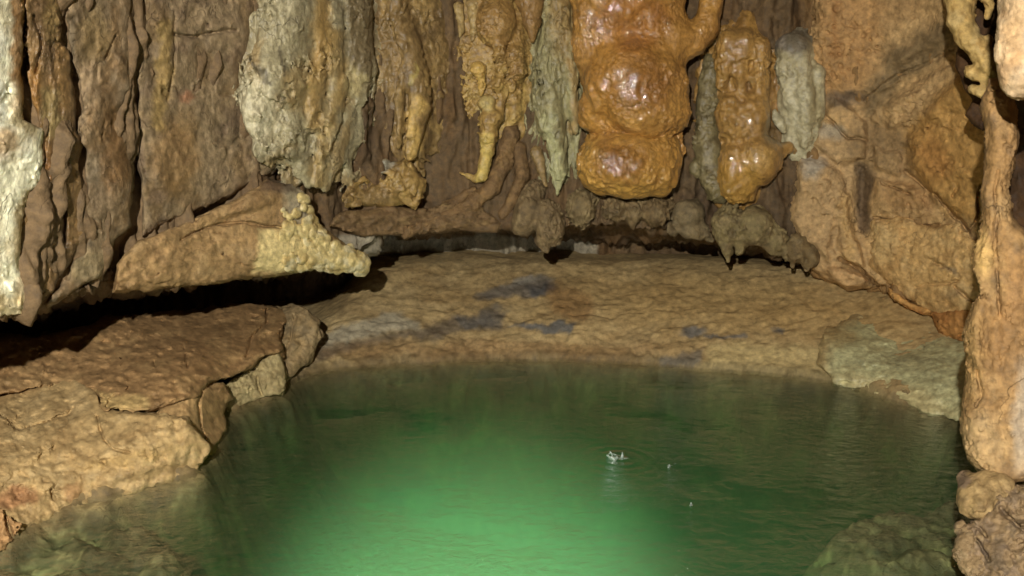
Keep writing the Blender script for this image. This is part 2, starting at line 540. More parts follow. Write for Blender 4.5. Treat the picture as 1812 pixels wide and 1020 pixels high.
# ------------------------------------------------------------------ floor: mud bank above the water line, silt bed below
shore_px = [(-260, 1040), (0, 955), (60, 915), (130, 890), (240, 862), (345, 830), (372, 790), (395, 735), (450, 710), (500, 697), (522, 668), (580, 652), (700, 643), (830, 637),
            (950, 635), (1080, 637), (1150, 643), (1225, 650), (1330, 657), (1450, 669), (1520, 686), (1600, 714), (1700, 742), (1790, 800), (1830, 900), (1850, 1040), (1700, 1230), (900, 1330), (100, 1230)]
SH = np.array([at(np.array(float(a)), np.array(float(b)), d_at_height(b, 0.0))[:2] for a, b in shore_px])


def ground(x, y):
    P = np.stack([x, y, x * 0], -1)
    x2 = x + 0.06 * fbm(P * 4, 5, 0.6, seed=12); y2 = y + 0.10 * fbm(P * 4, 5, 0.62, seed=13)
    s = poly_sd(SH, x2, y2)
    out = 0.028 * sstep(0, 0.03, s) + (0.14 + 0.29 * sstep(-2.05, -1.4, x - 0.12 * (y - 5))) * np.maximum(s, 0)
    back = 0.60 + 0.05 * fbm(P * 1.2, 3, seed=15)
    out = smin(out, back + 0.05 * np.maximum(s - 1.4, 0), 0.07)
    ledge = 0.03 * sstep(0.02, 0.1, fbm(P * np.array([2.2, 6, 1]), 3, seed=31)) * sstep(0.05, 0.4, s) * sstep(0.9, 0.5, s)
    out = out + ledge * 0.35 + sstep(0, 0.1, s) * (0.024 * fbm(P * 2.4, 4, 0.5, seed=16) + 0.007 * fbm(P * np.array([7, 16, 1]), 4, 0.6, seed=17) * sstep(-0.1, 0.3, fbm(P * 1.5, 2, seed=26)))
    crumb = sstep(0.42, 0.1, s) * sstep(0, 0.04, s)
    out = out + crumb * 0.038 * fbm(P * 9, 4, 0.6, 'b', seed=18) * sstep(-0.2, 0.3, fbm(P * 2.5, 2, seed=27))
    din = np.maximum(-s, 0)
    deep = (1.35 * (1 - np.exp(-din / 0.42)) + 0.2 * din * sstep(0.1, 0.8, din)) * sstep(-0.02, 0.22, din)
    bed = -deep - 0.02 + 0.10 * fbm(P * 1.7, 4, 0.55, seed=19) * sstep(0.02, 0.4, din) + 0.05 * fbm(P * 7, 4, 0.6, 'b', seed=20) * sstep(0, 0.3, din)
    # stony shelf under water by the right pillar, and by the left bank
    xx = x + 0.35 * fbm(P * 1.6, 3, seed=28); yy = y + 0.35 * fbm(P * 1.6, 3, seed=29)
    sh = np.exp(-(((xx - 1.95) / 0.7) ** 2 + ((yy - 3.35) / 0.55) ** 2) * 1.0)
    sl = np.exp(-(((xx + 1.95) / 0.7) ** 2 + ((yy - 3.05) / 0.8) ** 2) * 1.0)
    w = np.clip(np.maximum(sh, sl) * 1.5, 0, 1)
    shelf = -0.13 + 0.085 * fbm(P * 4.5, 4, 0.6, 'b', seed=23) - 0.25 * (1 - w)
    bed = np.where(din > 0, smax(bed, shelf * np.minimum(1, din / 0.12) - 0.9 * (1 - w), 0.06), bed)
    return np.where(s > 0, out, np.minimum(bed, -0.004)), s


gx, gy = np.meshgrid(np.arange(-4.6, 4.6, 0.0145), np.arange(1.6, 8.9, 0.0145))
gz, gs = ground(gx, gy)
Wg = np.stack([gx, gy, gz], -1)
Fg = grid_faces(*gx.shape)
rel = Wg.reshape(-1, 3) - CAM
dep = np.maximum(rel @ FWD, 0.3)
gpx = CX + F * (rel @ RIGHT) / dep; gpy = CY - F * (rel @ UP) / dep     # where each point of the floor stands in the photo: stains are read off there
slate = (98, 96, 92)
bank_patches = [
    ('e', (1330, 540, 330, 50, 4), (172, 142, 90), 0.6, 40),
    ('p', [(560, 600), (600, 575), (690, 555), (740, 565), (745, 580), (640, 600), (560, 615)], (158, 150, 128), 0.85, 7),
    ('p', [(555, 612), (700, 592), (800, 560), (860, 560), (900, 575), (800, 590), (700, 605), (600, 625), (560, 640)], (92, 84, 74), 0.75, 8),
    ('p', [(830, 520), (900, 500), (960, 488), (985, 498), (970, 515), (930, 525), (860, 535)], (104, 98, 90), 0.85, 6),
    ('e', (960, 512, 30, 8, 0), (86, 84, 82), 0.9, 4), ('e', (925, 500, 26, 5, -10), (150, 144, 130), 0.7, 4),
    ('p', [(800, 562), (870, 545), (900, 550), (890, 570), (820, 585)], (88, 84, 78), 0.8, 6),
    ('p', [(900, 575), (950, 565), (975, 572), (1018, 578), (1005, 594), (985, 590), (950, 582)], slate, 0.95, 3),
    ('e', (1225, 590, 22, 9, 0), slate, 0.9, 4), ('l', ([(1250, 595), (1320, 597)], 3), slate, 0.9, 3), ('e', (1377, 583, 13, 5, 10), slate, 0.85, 3),
    ('p', [(1160, 640), (1200, 622), (1245, 615), (1228, 645), (1170, 645)], (124, 116, 100), 0.9, 4),
    ('p', [(1225, 652), (1260, 610), (1340, 603), (1450, 610), (1500, 640), (1600, 720), (1450, 680)], (186, 166, 116), 0.85, 9),
    ('e', (870, 620, 300, 16, 0), (128, 100, 66), 0.6, 10),
    ('e', (520, 600, 40, 60, 0), (118, 106, 86), 0.8, 20),
    ('e', (1010, 540, 45, 30, 30), (128, 92, 52), 0.6, 10),
]
cg = paint(gpx, gpy, gpx * 0, (164, 141, 98), [((148, 122, 80), 150, 0.6, 0.4), ((180, 158, 114), 90, 0.5, 0.4), ((122, 100, 68), 50, 0.3, 0.5)], bank_patches, seed=41, grain=0.12)
P3 = Wg.reshape(-1, 3)
cb = paint(P3[:, 0] * 150, P3[:, 1] * 150, P3[:, 2] * 100, (84, 72, 52), [((52, 44, 32), 70, 0.7), ((126, 112, 82), 26, 0.55), ((44, 38, 28), 26, 0.5)], seed=43, grain=0.2)
mixw = sstep(0.0, -0.08, gs.reshape(-1) + 0.02 * fbm(P3 * 7, 3, seed=47))[:, None]
cb = cg * 0.55 * (1 - mixw) + cb * mixw          # dark wet mud runs on below the water line before the silt takes over
damp = sstep(0.075, 0.015, gs.reshape(-1) + 0.05 * fbm(P3 * 6, 3, seed=48))[:, None]
cg = cg * (1 - 0.5 * damp)                       # soaked margin just above the water
stone = np.maximum(np.exp(-((P3[:, 0] + 1.95) / 0.75) ** 2 - ((P3[:, 1] - 3.05) / 0.85) ** 2), np.exp(-((P3[:, 0] - 1.95) / 0.75) ** 2 - ((P3[:, 1] - 3.35) / 0.6) ** 2))
veins = sstep(0.12, 0.0, np.abs(fbm(P3 * np.array([6, 6, 6]), 4, 0.55, seed=61)))                  # pale calcite veins over the drowned stones
cb = np.clip(cb * (1 + stone * (0.1 + 1.6 * veins))[:, None], 0, 0.7)
fs = gs.reshape(-1)[Fg]
for nm, sel, cc, mt in (('mud_bank', fs.max(1) > 0, cg, M_MUD), ('pool_bed', fs.max(1) <= 0, cb, M_BED)):
    Q = Fg[sel]; u, inv = np.unique(Q, return_inverse=True)
    o = mesh_object(nm, P3[u], inv.reshape(Q.shape), cc[u], mt)
    tag(o, kind='structure')

# ------------------------------------------------------------------ water
def water_body():
    bnd = np.array([(-4.4, 1.7), (4.4, 1.7), (4.4, 6.9), (-4.4, 6.9)])
    nx_, ny_ = 60, 40
    X, Y = np.meshgrid(np.linspace(-4.4, 4.4, nx_), np.linspace(1.7, 7.0, ny_))
    top = np.stack([X, Y, X * 0], -1).reshape(-1, 3)
    bot = top.copy(); bot[:, 2] = -2.2
    Ft = grid_faces(ny_, nx_)
    n = len(top)
    ring = list(range(nx_)) + [r * nx_ + nx_ - 1 for r in range(1, ny_)] + [(ny_ - 1) * nx_ + c for c in range(nx_ - 2, -1, -1)] + [r * nx_ for r in range(ny_ - 2, 0, -1)]
    sides = [(a + n, b + n, b, a) for a, b in zip(ring, ring[1:] + ring[:1])]
    return np.concatenate([top, bot]), np.concatenate([Ft, Ft[:, ::-1] + n, np.array(sides)])


m, nt, out = new_mat('pool_water')
N, L = nt.nodes.new, nt.links.new
tcx = N('ShaderNodeTexCoord')
mp = N('ShaderNodeMapping'); mp.inputs['Scale'].default_value = (1.0, 1.5, 1); L(tcx.outputs['Object'], mp.inputs['Vector'])
na = N('ShaderNodeTexNoise'); na.inputs['Scale'].default_value = 14; na.inputs['Detail'].default_value = 6; na.inputs['Roughness'].default_value = 0.62; na.inputs['Distortion'].default_value = 0.6
L(mp.outputs[0], na.inputs['Vector'])
bp = N('ShaderNodeBump'); bp.inputs['Strength'].default_value = 1; bp.inputs['Distance'].default_value = 0.02; nm_ = N('ShaderNodeTexNoise'); nm_.inputs['Scale'].default_value = 1.7; nm_.inputs['Detail'].default_value = 3; L(tcx.outputs['Object'], nm_.inputs['Vector'])
cm = N('ShaderNodeMapRange'); cm.inputs[1].default_value = 0.36; cm.inputs[2].default_value = 0.64; cm.inputs[3].default_value = 0.25; cm.inputs[4].default_value = 2.0; L(nm_.outputs[0], cm.inputs[0])
hm = N('ShaderNodeMath'); hm.operation = 'MULTIPLY'; L(na.outputs[0], hm.inputs[0]); L(cm.outputs[0], hm.inputs[1]); geo = N('ShaderNodeNewGeometry'); dist = N('ShaderNodeVectorMath'); dist.operation = 'DISTANCE'
sp_ = at(np.array(1096.0), np.array(812.0), d_at_height(812.0, 0.0)); dist.inputs[1].default_value = tuple(sp_)
L(geo.outputs['Position'], dist.inputs[0])
ph = N('ShaderNodeMath'); ph.operation = 'MULTIPLY'; ph.inputs[1].default_value = 85.0; L(dist.outputs['Value'], ph.inputs[0])
sn = N('ShaderNodeMath'); sn.operation = 'SINE'; L(ph.outputs[0], sn.inputs[0])
fo = N('ShaderNodeMapRange'); fo.interpolation_type = 'SMOOTHSTEP'; fo.inputs[1].default_value = 0.03; fo.inputs[2].default_value = 0.42; fo.inputs[3].default_value = 0.16; fo.inputs[4].default_value = 0; L(dist.outputs['Value'], fo.inputs[0])
rg = N('ShaderNodeMath'); rg.operation = 'MULTIPLY'; L(sn.outputs[0], rg.inputs[0]); L(fo.outputs[0], rg.inputs[1])
sm = N('ShaderNodeMath'); sm.operation = 'ADD'; L(hm.outputs[0], sm.inputs[0]); L(rg.outputs[0], sm.inputs[1]); L(sm.outputs[0], bp.inputs['Height'])
lw = N('ShaderNodeLayerWeight'); L(bp.outputs[0], lw.inputs['Normal'])       # Schlick reflectance of water, the same from above and below
pw = N('ShaderNodeMath'); pw.operation = 'POWER'; pw.inputs[1].default_value = 5; L(lw.outputs['Facing'], pw.inputs[0])
fr = N('ShaderNodeMath'); fr.operation = 'MULTIPLY_ADD'; fr.inputs[1].default_value = 0.98; fr.inputs[2].default_value = 0.02; L(pw.outputs[0], fr.inputs[0])
gl = N('ShaderNodeBsdfGlossy'); gl.inputs['Roughness'].default_value = 0.04; L(bp.outputs[0], gl.inputs['Normal'])
tr = N('ShaderNodeBsdfTransparent')
mx = N('ShaderNodeMixShader'); L(fr.outputs[0], mx.inputs[0]); L(tr.outputs[0], mx.inputs[1]); L(gl.outputs[0], mx.inputs[2])
L(mx.outputs[0], out.inputs['Surface'])
pv = N('ShaderNodeVolumeScatter'); pv.inputs['Color'].default_value = (0.52, 0.90, 0.55, 1); pv.inputs['Density'].default_value = 0.125; pv.inputs['Anisotropy'].default_value = 0.0
pa = N('ShaderNodeVolumeAbsorption'); pa.inputs['Color'].default_value = (0.41, 0.735, 0.44, 1); pa.inputs['Density'].default_value = 2.0
ad = N('ShaderNodeAddShader'); L(pv.outputs[0], ad.inputs[0]); L(pa.outputs[0], ad.inputs[1])
L(ad.outputs[0], out.inputs['Volume'])
M_WATER = m
Vw, Fw = water_body()
water = mesh_object('water', Vw, Fw, None, M_WATER)
tag(water, kind='structure')
# ------------------------------------------------------------------ rock formations
def front(z0, bumps=(), tilt=(0, 0, 0, 0), nz=(), seed=0):
    """front face of a slab: base offset, gaussian bumps (cx, cy, rx, ry, rot, height), tilt (cx, cy, per-x, per-y), noise (amp, scale, stretch_y, mode)"""
    def fn(x, y):
        z = z0 + (x - tilt[0]) * tilt[2] + (y - tilt[1]) * tilt[3]
        for cx, cy, rx, ry, rot, h in bumps:
            ca, sa = math.cos(rad(rot)), math.sin(rad(rot))
            u = ((x - cx) * ca + (y - cy) * sa) / rx; v = (-(x - cx) * sa + (y - cy) * ca) / ry
            z = z - h * np.exp(-(u * u + v * v))
        for k, (a, sc, st, md) in enumerate(nz):
            z = z - a * fbm(np.stack([x / sc, y / sc / st, x * 0 + 3.1], -1), 4, 0.52, md, seed=seed + 40 + k)
        return z
    return fn


def thing(name, label, cat, bbox, zr, field, mat, base, mixes=(), patches=(), noise=(), D=Dwall, step=2.4, seed=0, group=None, parent=None, grain=0.16, **kw):
    o = build(name, bbox, zr, D, field, mat, lambda px, py, z: paint(px, py, z, base, mixes, patches, seed, grain), noise, step, parent, seed, **kw)
    if parent is None: tag(o, label, cat, group)
    elif label: o['label'] = label
    return o


ROUGH = [(6, 45, 4, 'n'), (4, 50, 4, 't'), (2.4, 13, 3, 'b')]
FLUTE = [(6, 45, 4, 'n', (1, 2.5, 1)), (3, 16, 4, 'b', (1, 2.2, 1)), (1.5, 7, 2, 'n')]
LUMPY = [(4, 34, 4, 'n'), (3.2, 14, 3, 'b')]
FLAKY = [(8, 75, 4, 'n', (1, 1.6, 1)), (6, 75, 4, 't', (1, 1.6, 1)), (2.5, 60, 1, 'k', (1, 1.8, 1)), (1.6, 12, 3, 'n'), (4, 26, 1, 'p')]

# ---- left wall: slabs parted by open cracks
thing('rock_slab', 'tall cream white limestone slab glaring at the far left edge of the wall', 'rock slab',
      (-330, -150, 110, 600), (-70, 60),
      slab([(-320, -140), (50, -140), (42, 10), (38, 120), (40, 215), (78, 228), (72, 330), (52, 345), (40, 400), (36, 470), (55, 520), (40, 552), (0, 562), (-120, 575), (-320, 600)],
           front(-36, [(20, 240, 45, 60, 0, 14), (-10, 90, 40, 120, 0, 8), (60, 215, 25, 16, 0, 12)], nz=[(8, 90, 2.2, 'n'), (3, 24, 2, 'n')], seed=1), 16, seed=1),
      M_ROCK, (238, 233, 200), [((244, 242, 220), 80, 0.8, 2.0), ((146, 120, 72), 60, 0.5, 2.5)],
      [('l', ([(40, -100), (34, 60), (32, 140)], 13), (150, 104, 50), 0.85, 8), ('e', (48, 170, 25, 60, 0), (170, 120, 58), 0.7, 14), ('e', (45, 212, 26, 22, 0), (150, 136, 98), 0.8, 8),
       ('e', (5, 255, 30, 26, 0), (150, 106, 40), 0.7, 12), ('l', ([(52, 350), (38, 420), (40, 520)], 12), (170, 142, 92), 0.7, 8), ('e', (30, 540, 50, 20, 0), (186, 164, 116), 0.7, 8)],
      ROUGH, seed=1, fst=2.0, fine=1.4)
thing('rock_slab', 'narrow orange brown slab, splintered and ridged, beside the cream white slab', 'rock slab',
      (28, -150, 175, 600), (-60, 60),
      slab([(46, -140), (108, -140), (104, 20), (116, 75), (118, 110), (132, 150), (134, 230), (146, 262), (136, 285), (146, 330), (148, 415), (128, 455), (98, 515), (70, 545), (40, 550), (46, 500), (40, 440), (46, 350), (68, 325), (72, 225), (50, 150)],
           front(-18, [(80, 60, 16, 60, -5, 10), (66, 180, 14, 40, 0, 13), (100, 200, 18, 45, 0, 13), (88, 300, 16, 60, 5, 9), (115, 380, 16, 80, 5, 8), (72, 420, 13, 80, 4, 8)], nz=[(8, 34, 3.5, 'n'), (4, 16, 3, 'r')], seed=4), 10, seed=3,
           cuts=[([(110, 325), (114, 380), (112, 430), (107, 490), (92, 530)], 3.2, 26), ([(74, 345), (69, 400), (70, 490)], 2.5, 18), ([(84, 230), (80, 290)], 2.5, 12), ([(60, 30), (75, 80), (64, 130)], 3, 14)]),
      M_DAMP, (126, 100, 64), [((90, 70, 46), 50, 0.8, 3), ((130, 100, 58), 34, 0.6, 3)],
      [('e', (95, 30, 14, 40, 0), (140, 118, 74), 0.6, 8), ('e', (58, 160, 14, 50, 0), (140, 102, 52), 0.8, 8), ('p', [(75, 160), (104, 160), (120, 240), (84, 240)], (140, 122, 80), 0.75, 8), ('e', (88, 320, 14, 60, 0), (116, 78, 38), 0.7, 8)],
      ROUGH, seed=5, fst=3.5, fine=3)
thing('rock_slab', 'tall brown slab standing between the two long black vertical cracks', 'rock slab',
      (70, -150, 262, 600), (-60, 60),
      slab([(114, -140), (246, -140), (237, -20), (228, 60), (231, 95), (232, 150), (236, 230), (239, 330), (232, 375), (236, 402), (206, 425), (196, 462), (178, 492), (140, 512), (84, 545), (78, 538), (108, 512), (130, 462), (154, 440), (157, 350), (150, 300), (155, 262), (144, 230), (141, 150), (128, 110), (122, 60)],
           front(-20, [(190, 80, 40, 60, 0, 8), (175, 200, 40, 90, 0, 12), (205, 330, 26, 60, 0, 14), (212, 110, 10, 40, -20, 8), (165, 430, 26, 40, 0, 6)], nz=[(9, 70, 2.2, 'n'), (3, 20, 2, 'r')], seed=7), 14, seed=5,
           cuts=[([(205, 60), (192, 92), (187, 105)], 2.6, 14), ([(162, 398), (150, 432), (138, 440)], 3.4, 22), ([(236, 402), (214, 420), (206, 455), (180, 490), (120, 530)], 2.4, 14)]),
      M_ROCK, (134, 114, 86), [((102, 86, 64), 70, 0.7, 2), ((112, 86, 52), 60, 0.6, 2), ((100, 92, 74), 40, 0.4, 2)],
      [('e', (205, 270, 24, 70, 0), (112, 80, 44), 0.5, 14), ('e', (165, 60, 30, 50, 0), (134, 112, 70), 0.5, 14), ('l', ([(232, 100), (238, 250), (240, 330)], 4), (150, 134, 104), 0.7, 4), ('e', (160, 470, 40, 30, 0), (130, 116, 84), 0.6, 12)],
      FLAKY, seed=9, fst=2, fine=2)
thing('rock_slab', 'broad smooth brown wall panel right of the second black crack, under the pale flowstone', 'rock slab',
      (232, -150, 520, 440), (-55, 60),
      slab([(252, -140), (480, -140), (450, 60), (425, 130), (430, 200), (470, 262), (492, 296), (452, 318), (402, 350), (350, 376), (300, 396), (252, 418), (249, 330), (246, 250), (243, 120), (240, 60), (256, 10)],
           front(-8, [(290, 110, 16, 120, 0, 10), (325, 60, 30, 60, 0, 8), (345, 210, 40, 60, 0, 8), (420, 200, 40, 80, 0, -10), (300, 300, 40, 60, 0, 10), (370, 300, 50, 40, -30, 8), (400, 60, 50, 40, 0, 10)], nz=[(11, 80, 1.8, 'n'), (4, 24, 1.6, 'r')], seed=11), 16, seed=7,
           cuts=[([(308, 20), (310, 90), (304, 150), (298, 180)], 2.6, 10), ([(310, 60), (345, 66), (420, 52)], 4, 12), ([(390, 165), (412, 170)], 3, 8)]),
      M_ROCK, (136, 117, 88), [((108, 92, 70), 80, 0.7, 1.6), ((114, 92, 60), 60, 0.6, 1.8), ((104, 84, 68), 45, 0.4)],
      [('l', ([(292, 50), (290, 130), (282, 220)], 14), (140, 116, 66), 0.7, 8), ('e', (310, 280, 40, 60, 0), (140, 108, 62), 0.5, 16), ('e', (330, 170, 14, 10, 0), (150, 106, 76), 0.7, 5)],
      FLAKY, seed=12, fst=2, fine=1.6)

# ---- the overhanging ledge with its crust of popcorn knobs
ledge = thing('rock_ledge', 'overhanging tan rock ledge above the dark gap, its tip crusted with pale knobs', 'rock ledge',
      (180, 300, 690, 540), (-95, 70),
      slab([(200, 520), (206, 470), (245, 425), (310, 402), (400, 362), (470, 320), (520, 318), (548, 350), (560, 395), (600, 425), (640, 452), (652, 470), (645, 482), (560, 474), (490, 488), (390, 500), (300, 508)],
           front(-34, [(330, 460, 90, 40, -8, 14), (450, 360, 40, 26, -25, 18), (470, 440, 60, 34, 0, 18), (560, 450, 50, 26, 10, 16), (420, 385, 60, 8, -16, -14)], tilt=(300, 440, -0.045, -0.06), nz=[(6, 60, 0.8, 'n'), (2.5, 18, 1, 'n')], seed=15), 22, warp=5, seed=9,
           cuts=[([(320, 425), (345, 412), (400, 395), (430, 393), (500, 405)], 3, 13), ([(290, 398), (340, 385), (400, 352), (450, 330)], 5, 12)]),
      M_ROCK, (148, 120, 80), [((128, 100, 66), 70, 0.6, 0.8), ((164, 138, 98), 60, 0.6)],
      [('p', [(462, 405), (530, 400), (560, 400), (640, 450), (655, 480), (560, 478), (490, 488), (450, 480)], (206, 186, 130), 0.9, 8), ('p', [(490, 320), (550, 320), (560, 400), (510, 395)], (158, 150, 124), 0.8, 8), ('e', (490, 330, 26, 14, 0), (80, 64, 50), 0.8, 8)],
      [(5, 50, 4, 'n'), (5, 60, 4, 't', (1.4, 0.8, 1)), (2, 14, 3, 'n'), (3, 24, 1, 'p')], seed=15)
_k = np.random.RandomState(5)
knobs = []
for i in range(210):
    t = _k.rand(); u = _k.rand()
    x = 500 + 150 * t; top = np.interp(x, [500, 540, 560, 600, 650], [335, 345, 400, 425, 458]); bot = np.interp(x, [500, 560, 655], [478, 474, 482])
    y = top + (bot - top) * u ** 0.75
    r = 4.5 + 4.5 * _k.rand() + 2 * t
    zz = -34 - (x - 300) * 0.045 - (y - 440) * 0.06 - 14 + 16 * (1 - min(1, min(y - top, bot - y) / 14.0)) + 10 * max(0, (x - 620) / 35) + 2
    knobs.append(('e', (x, y, zz), (r, r * 1.15, r), _k.uniform(-30, 30)))
thing('knob_crust', 'crust of pale rounded calcite knobs on the ledge tip', None, (478, 320, 675, 500), (-100, 10), blobs(knobs, 0.6), M_DAMP, (196, 176, 120), [((168, 140, 84), 30, 0.6), ((214, 204, 168), 24, 0.6)], (),
      [(0.8, 9, 2, 'n')], step=1.7, parent=ledge, seed=17, smooth=0, fine=0.5)

# ---- big pale flowstone and its neighbours
thing('flowstone', 'large pale grey and ochre flowstone bulge, ridged and tapering to a ragged tip', 'flowstone',
      (395, -150, 690, 370), (-120, 50),
      blobs([('e', (515, 40, -15), (58, 130, 60), 8), ('e', (500, 130, -28), (62, 80, 52), 0), ('e', (465, 200, -22), (38, 55, 42), -8), ('e', (515, 225, -22), (36, 62, 42), 0), ('e', (480, 262, -20), (34, 28, 34), 0),
             ('c', [(560, -120, -38, 18), (562, 40, -46, 17), (574, 80, -48, 14), (560, 150, -46, 17), (552, 222, -44, 13)]),
             ('c', [(590, 20, -40, 18), (588, 90, -46, 17), (598, 160, -44, 17), (580, 235, -38, 14), (560, 325, -28, 9)]),
             ('c', [(625, -120, -20, 30), (630, 30, -26, 28), (636, 120, -26, 24), (630, 165, -26, 20)]),
             ('c', [(625, 185, -22, 15), (605, 240, -24, 16), (592, 290, -24, 11), (575, 335, -20, 7)]),
             ('c', [(530, 260, -26, 16), (540, 300, -24, 13), (546, 328, -20, 8)]), ('c', [(570, 240, -24, 18), (574, 290, -26, 12), (568, 322, -24, 8)]),
             ('e', (600, 100, 0), (60, 200, 40), 0), ('e', (550, 80, 18), (155, 230, 32), 0)], 7),
      M_DAMP, (154, 144, 112), [((132, 122, 94), 50, 0.7, 1.6), ((172, 162, 130), 60, 0.6, 1.3), ((150, 120, 70), 50, 0.5, 2)],
      [('e', (455, 190, 30, 60, -5), (200, 192, 160), 0.75, 14), ('l', ([(565, -40), (575, 80), (562, 150), (555, 220)], 14), (160, 128, 70), 0.7, 10), ('l', ([(592, 60), (598, 160), (578, 240), (560, 320)], 13), (160, 132, 78), 0.65, 10),
       ('e', (640, 60, 28, 90, 0), (104, 88, 60), 0.8, 12), ('e', (530, 150, 26, 40, 0), (168, 140, 86), 0.5, 12), ('e', (625, 140, 20, 26, 0), (176, 160, 112), 0.7, 8), ('l', ([(520, 262), (480, 284)], 8), (140, 120, 80), 0.6, 6), ('l', ([(444, 108), (480, 150)], 4), (76, 68, 52), 0.8, 3), ('l', ([(490, 82), (497, 132)], 2), (84, 76, 60), 0.8, 2)],
      [(6, 42, 4, 'n', (1, 1.7, 1)), (6.5, 26, 4, 'r', (1, 2.0, 1)), (2.2, 9, 3, 'b'), (3, 44, 1, 'k', (1, 1.5, 1))], seed=21, fst=2.2, fine=3.2)
thing('stalactite', 'slender brown stalactite with tan tip hanging right of the large pale flowstone', 'stalactite',
      (630, -150, 815, 330), (-80, 40),
      blobs([('c', [(690, -120, -6, 22), (705, 30, -14, 20), (726, 80, -22, 20), (738, 140, -26, 22), (742, 185, -28, 19), (735, 230, -26, 15), (727, 270, -24, 11), (725, 280, -24, 7)]),
             ('c', [(716, 120, -30, 9), (706, 175, -30, 9), (708, 230, -26, 7), (706, 262, -22, 4)]), ('c', [(748, 150, -34, 8), (752, 190, -32, 8), (742, 225, -32, 6)]), ('e', (725, 160, 2), (30, 130, 24), -6), ('e', (725, 90, 14), (74, 200, 28), -4)], 8),
      M_DAMP, (128, 104, 64), [((98, 78, 48), 36, 0.7, 2), ((166, 138, 84), 30, 0.5, 2)],
      [('l', ([(738, 180), (728, 280)], 11), (190, 158, 92), 0.85, 7), ('l', ([(704, 160), (706, 260)], 8), (150, 124, 76), 0.7, 5), ('l', ([(735, 110), (728, 150)], 4), (160, 142, 80), 0.8, 4)],
      [(4, 28, 4, 'n', (1, 2.2, 1)), (3, 12, 3, 'b', (1, 1.6, 1)), (1.5, 7, 2, 'r')], seed=23, fst=2.2, group='slender stalactites on the dark wall')
thing('flowstone_stub', 'short ochre flowstone stub with a broken skirt, below the slender brown stalactite', 'flowstone',
      (590, 265, 790, 400), (-75, 45),
      blobs([('e', (715, 318, -18), (27, 36, 28), -20), ('e', (738, 338, -24), (15, 30, 20), 5), ('c', [(682, 288, -14, 7), (692, 308, -18, 9), (704, 335, -20, 12)]), ('e', (690, 340, -4), (52, 26, 24), -8), ('e', (645, 352, 2), (34, 16, 18), -12),
             ('c', [(722, 350, -26, 10), (737, 366, -24, 5)]), ('c', [(615, 338, 2, 7), (648, 318, -2, 7)])], 10),
      M_DAMP, (150, 122, 70), [((112, 90, 56), 30, 0.7), ((172, 144, 84), 26, 0.5)], [('e', (683, 296, 12, 14, 0), (134, 134, 122), 0.8, 5), ('e', (660, 350, 40, 14, -8), (120, 98, 64), 0.7, 8)],
      [(7, 34, 4, 'n'), (5, 30, 3, 't'), (4, 14, 3, 'b')], seed=25)

# ---- knobbly column
kc = thing('knobbly_stalactite', 'knobbly tan and ochre stalactite column with small drip stubs along its length', 'stalactite',
      (790, -150, 980, 335), (-95, 40),
      blobs([('e', (878, 40, -20), (36, 46, 36), 0), ('e', (880, -60, -10), (40, 90, 34), 0), ('c', [(884, 80, -36, 13), (886, 100, -36, 12), (886, 118, -34, 9), (882, 150, -34, 11), (884, 168, -30, 6)]),
             ('c', [(912, 95, -24, 16), (916, 125, -24, 16), (906, 150, -22, 10), (900, 180, -14, 6)]), ('e', (910, 110, -6), (22, 90, 22), 3), ('c', [(908, 170, -8, 12), (912, 205, -8, 10), (902, 222, -6, 8)]),
             ('e', (862, 184, -32), (17, 17, 17)), ('e', (870, 208, -34), (20, 16, 18)), ('c', [(864, 215, -32, 18), (864, 245, -32, 14), (862, 265, -30, 12), (858, 290, -28, 10), (852, 312, -26, 10), (842, 318, -22, 6), (815, 306, -10, 4)]),
             ('c', [(896, 150, -26, 8), (880, 205, -30, 9)]), ('e', (885, 80, 14), (78, 205, 28), -2)], 6),
      M_DAMP, (158, 128, 72), [((118, 92, 54), 28, 0.6), ((184, 156, 90), 26, 0.6)], [('e', (878, 40, 38, 46, 0), (146, 112, 62), 0.8, 10), ('l', ([(862, 250), (852, 315)], 12), (196, 172, 96), 0.8, 6), ('e', (862, 184, 16, 14, 0), (190, 170, 110), 0.8, 5), ('e', (908, 100, 16, 60, 0), (140, 108, 60), 0.7, 8)],
      [(3, 22, 3, 'n'), (3, 10, 3, 'b')], step=2.0, seed=27)
thing('drip_knob', None, None, (820, 95, 880, 185), (-60, 20), blobs([('e', (846, 122, -20), (15, 14, 14), 0), ('c', [(850, 128, -20, 10), (853, 150, -18, 7), (851, 168, -14, 4)]), ('c', [(846, 120, -10, 9), (850, 110, 14, 7)])], 4), M_WET, (190, 156, 84), [((160, 124, 64), 20, 0.5)], (), [(1.2, 8, 2, 'n')], step=1.8, parent=kc, seed=28)
for pts, lab in (([(812, 12, 0, 10), (815, 32, -6, 7), (816, 52, -8, 6), (813, 66, -8, 2.5)], 'tiny tan stalactite, leftmost of the pair beside the knobbly column top'),
                 ([(836, 8, -2, 12), (839, 34, -10, 9), (840, 56, -12, 7), (835, 72, -12, 3)], 'tiny tan stalactite hugging the top of the knobbly column')):
    thing('stalactite', lab, 'stalactite', (795, -10, 860, 85), (-40, 25), blobs([('c', pts)], 4), M_DAMP, (164, 140, 90), [((130, 104, 62), 22, 0.6)], (), [(1.8, 10, 3, 'b')], step=1.8, seed=29, group='tiny stalactites at the top of the wall')
thing('stalactite', 'smooth brown cone stalactite at the top between knobbly column and orange flowstone', 'stalactite',
      (900, -150, 985, 100), (-70, 40), blobs([('c', [(936, -120, -6, 34), (938, 0, -14, 25), (941, 40, -20, 16), (943, 72, -20, 5)])], 5), M_DAMP, (140, 108, 62), [((110, 84, 50), 30, 0.6)], (), [(3, 24, 3, 'n', (1, 2, 1)), (1.6, 9, 3, 'b')], seed=30)

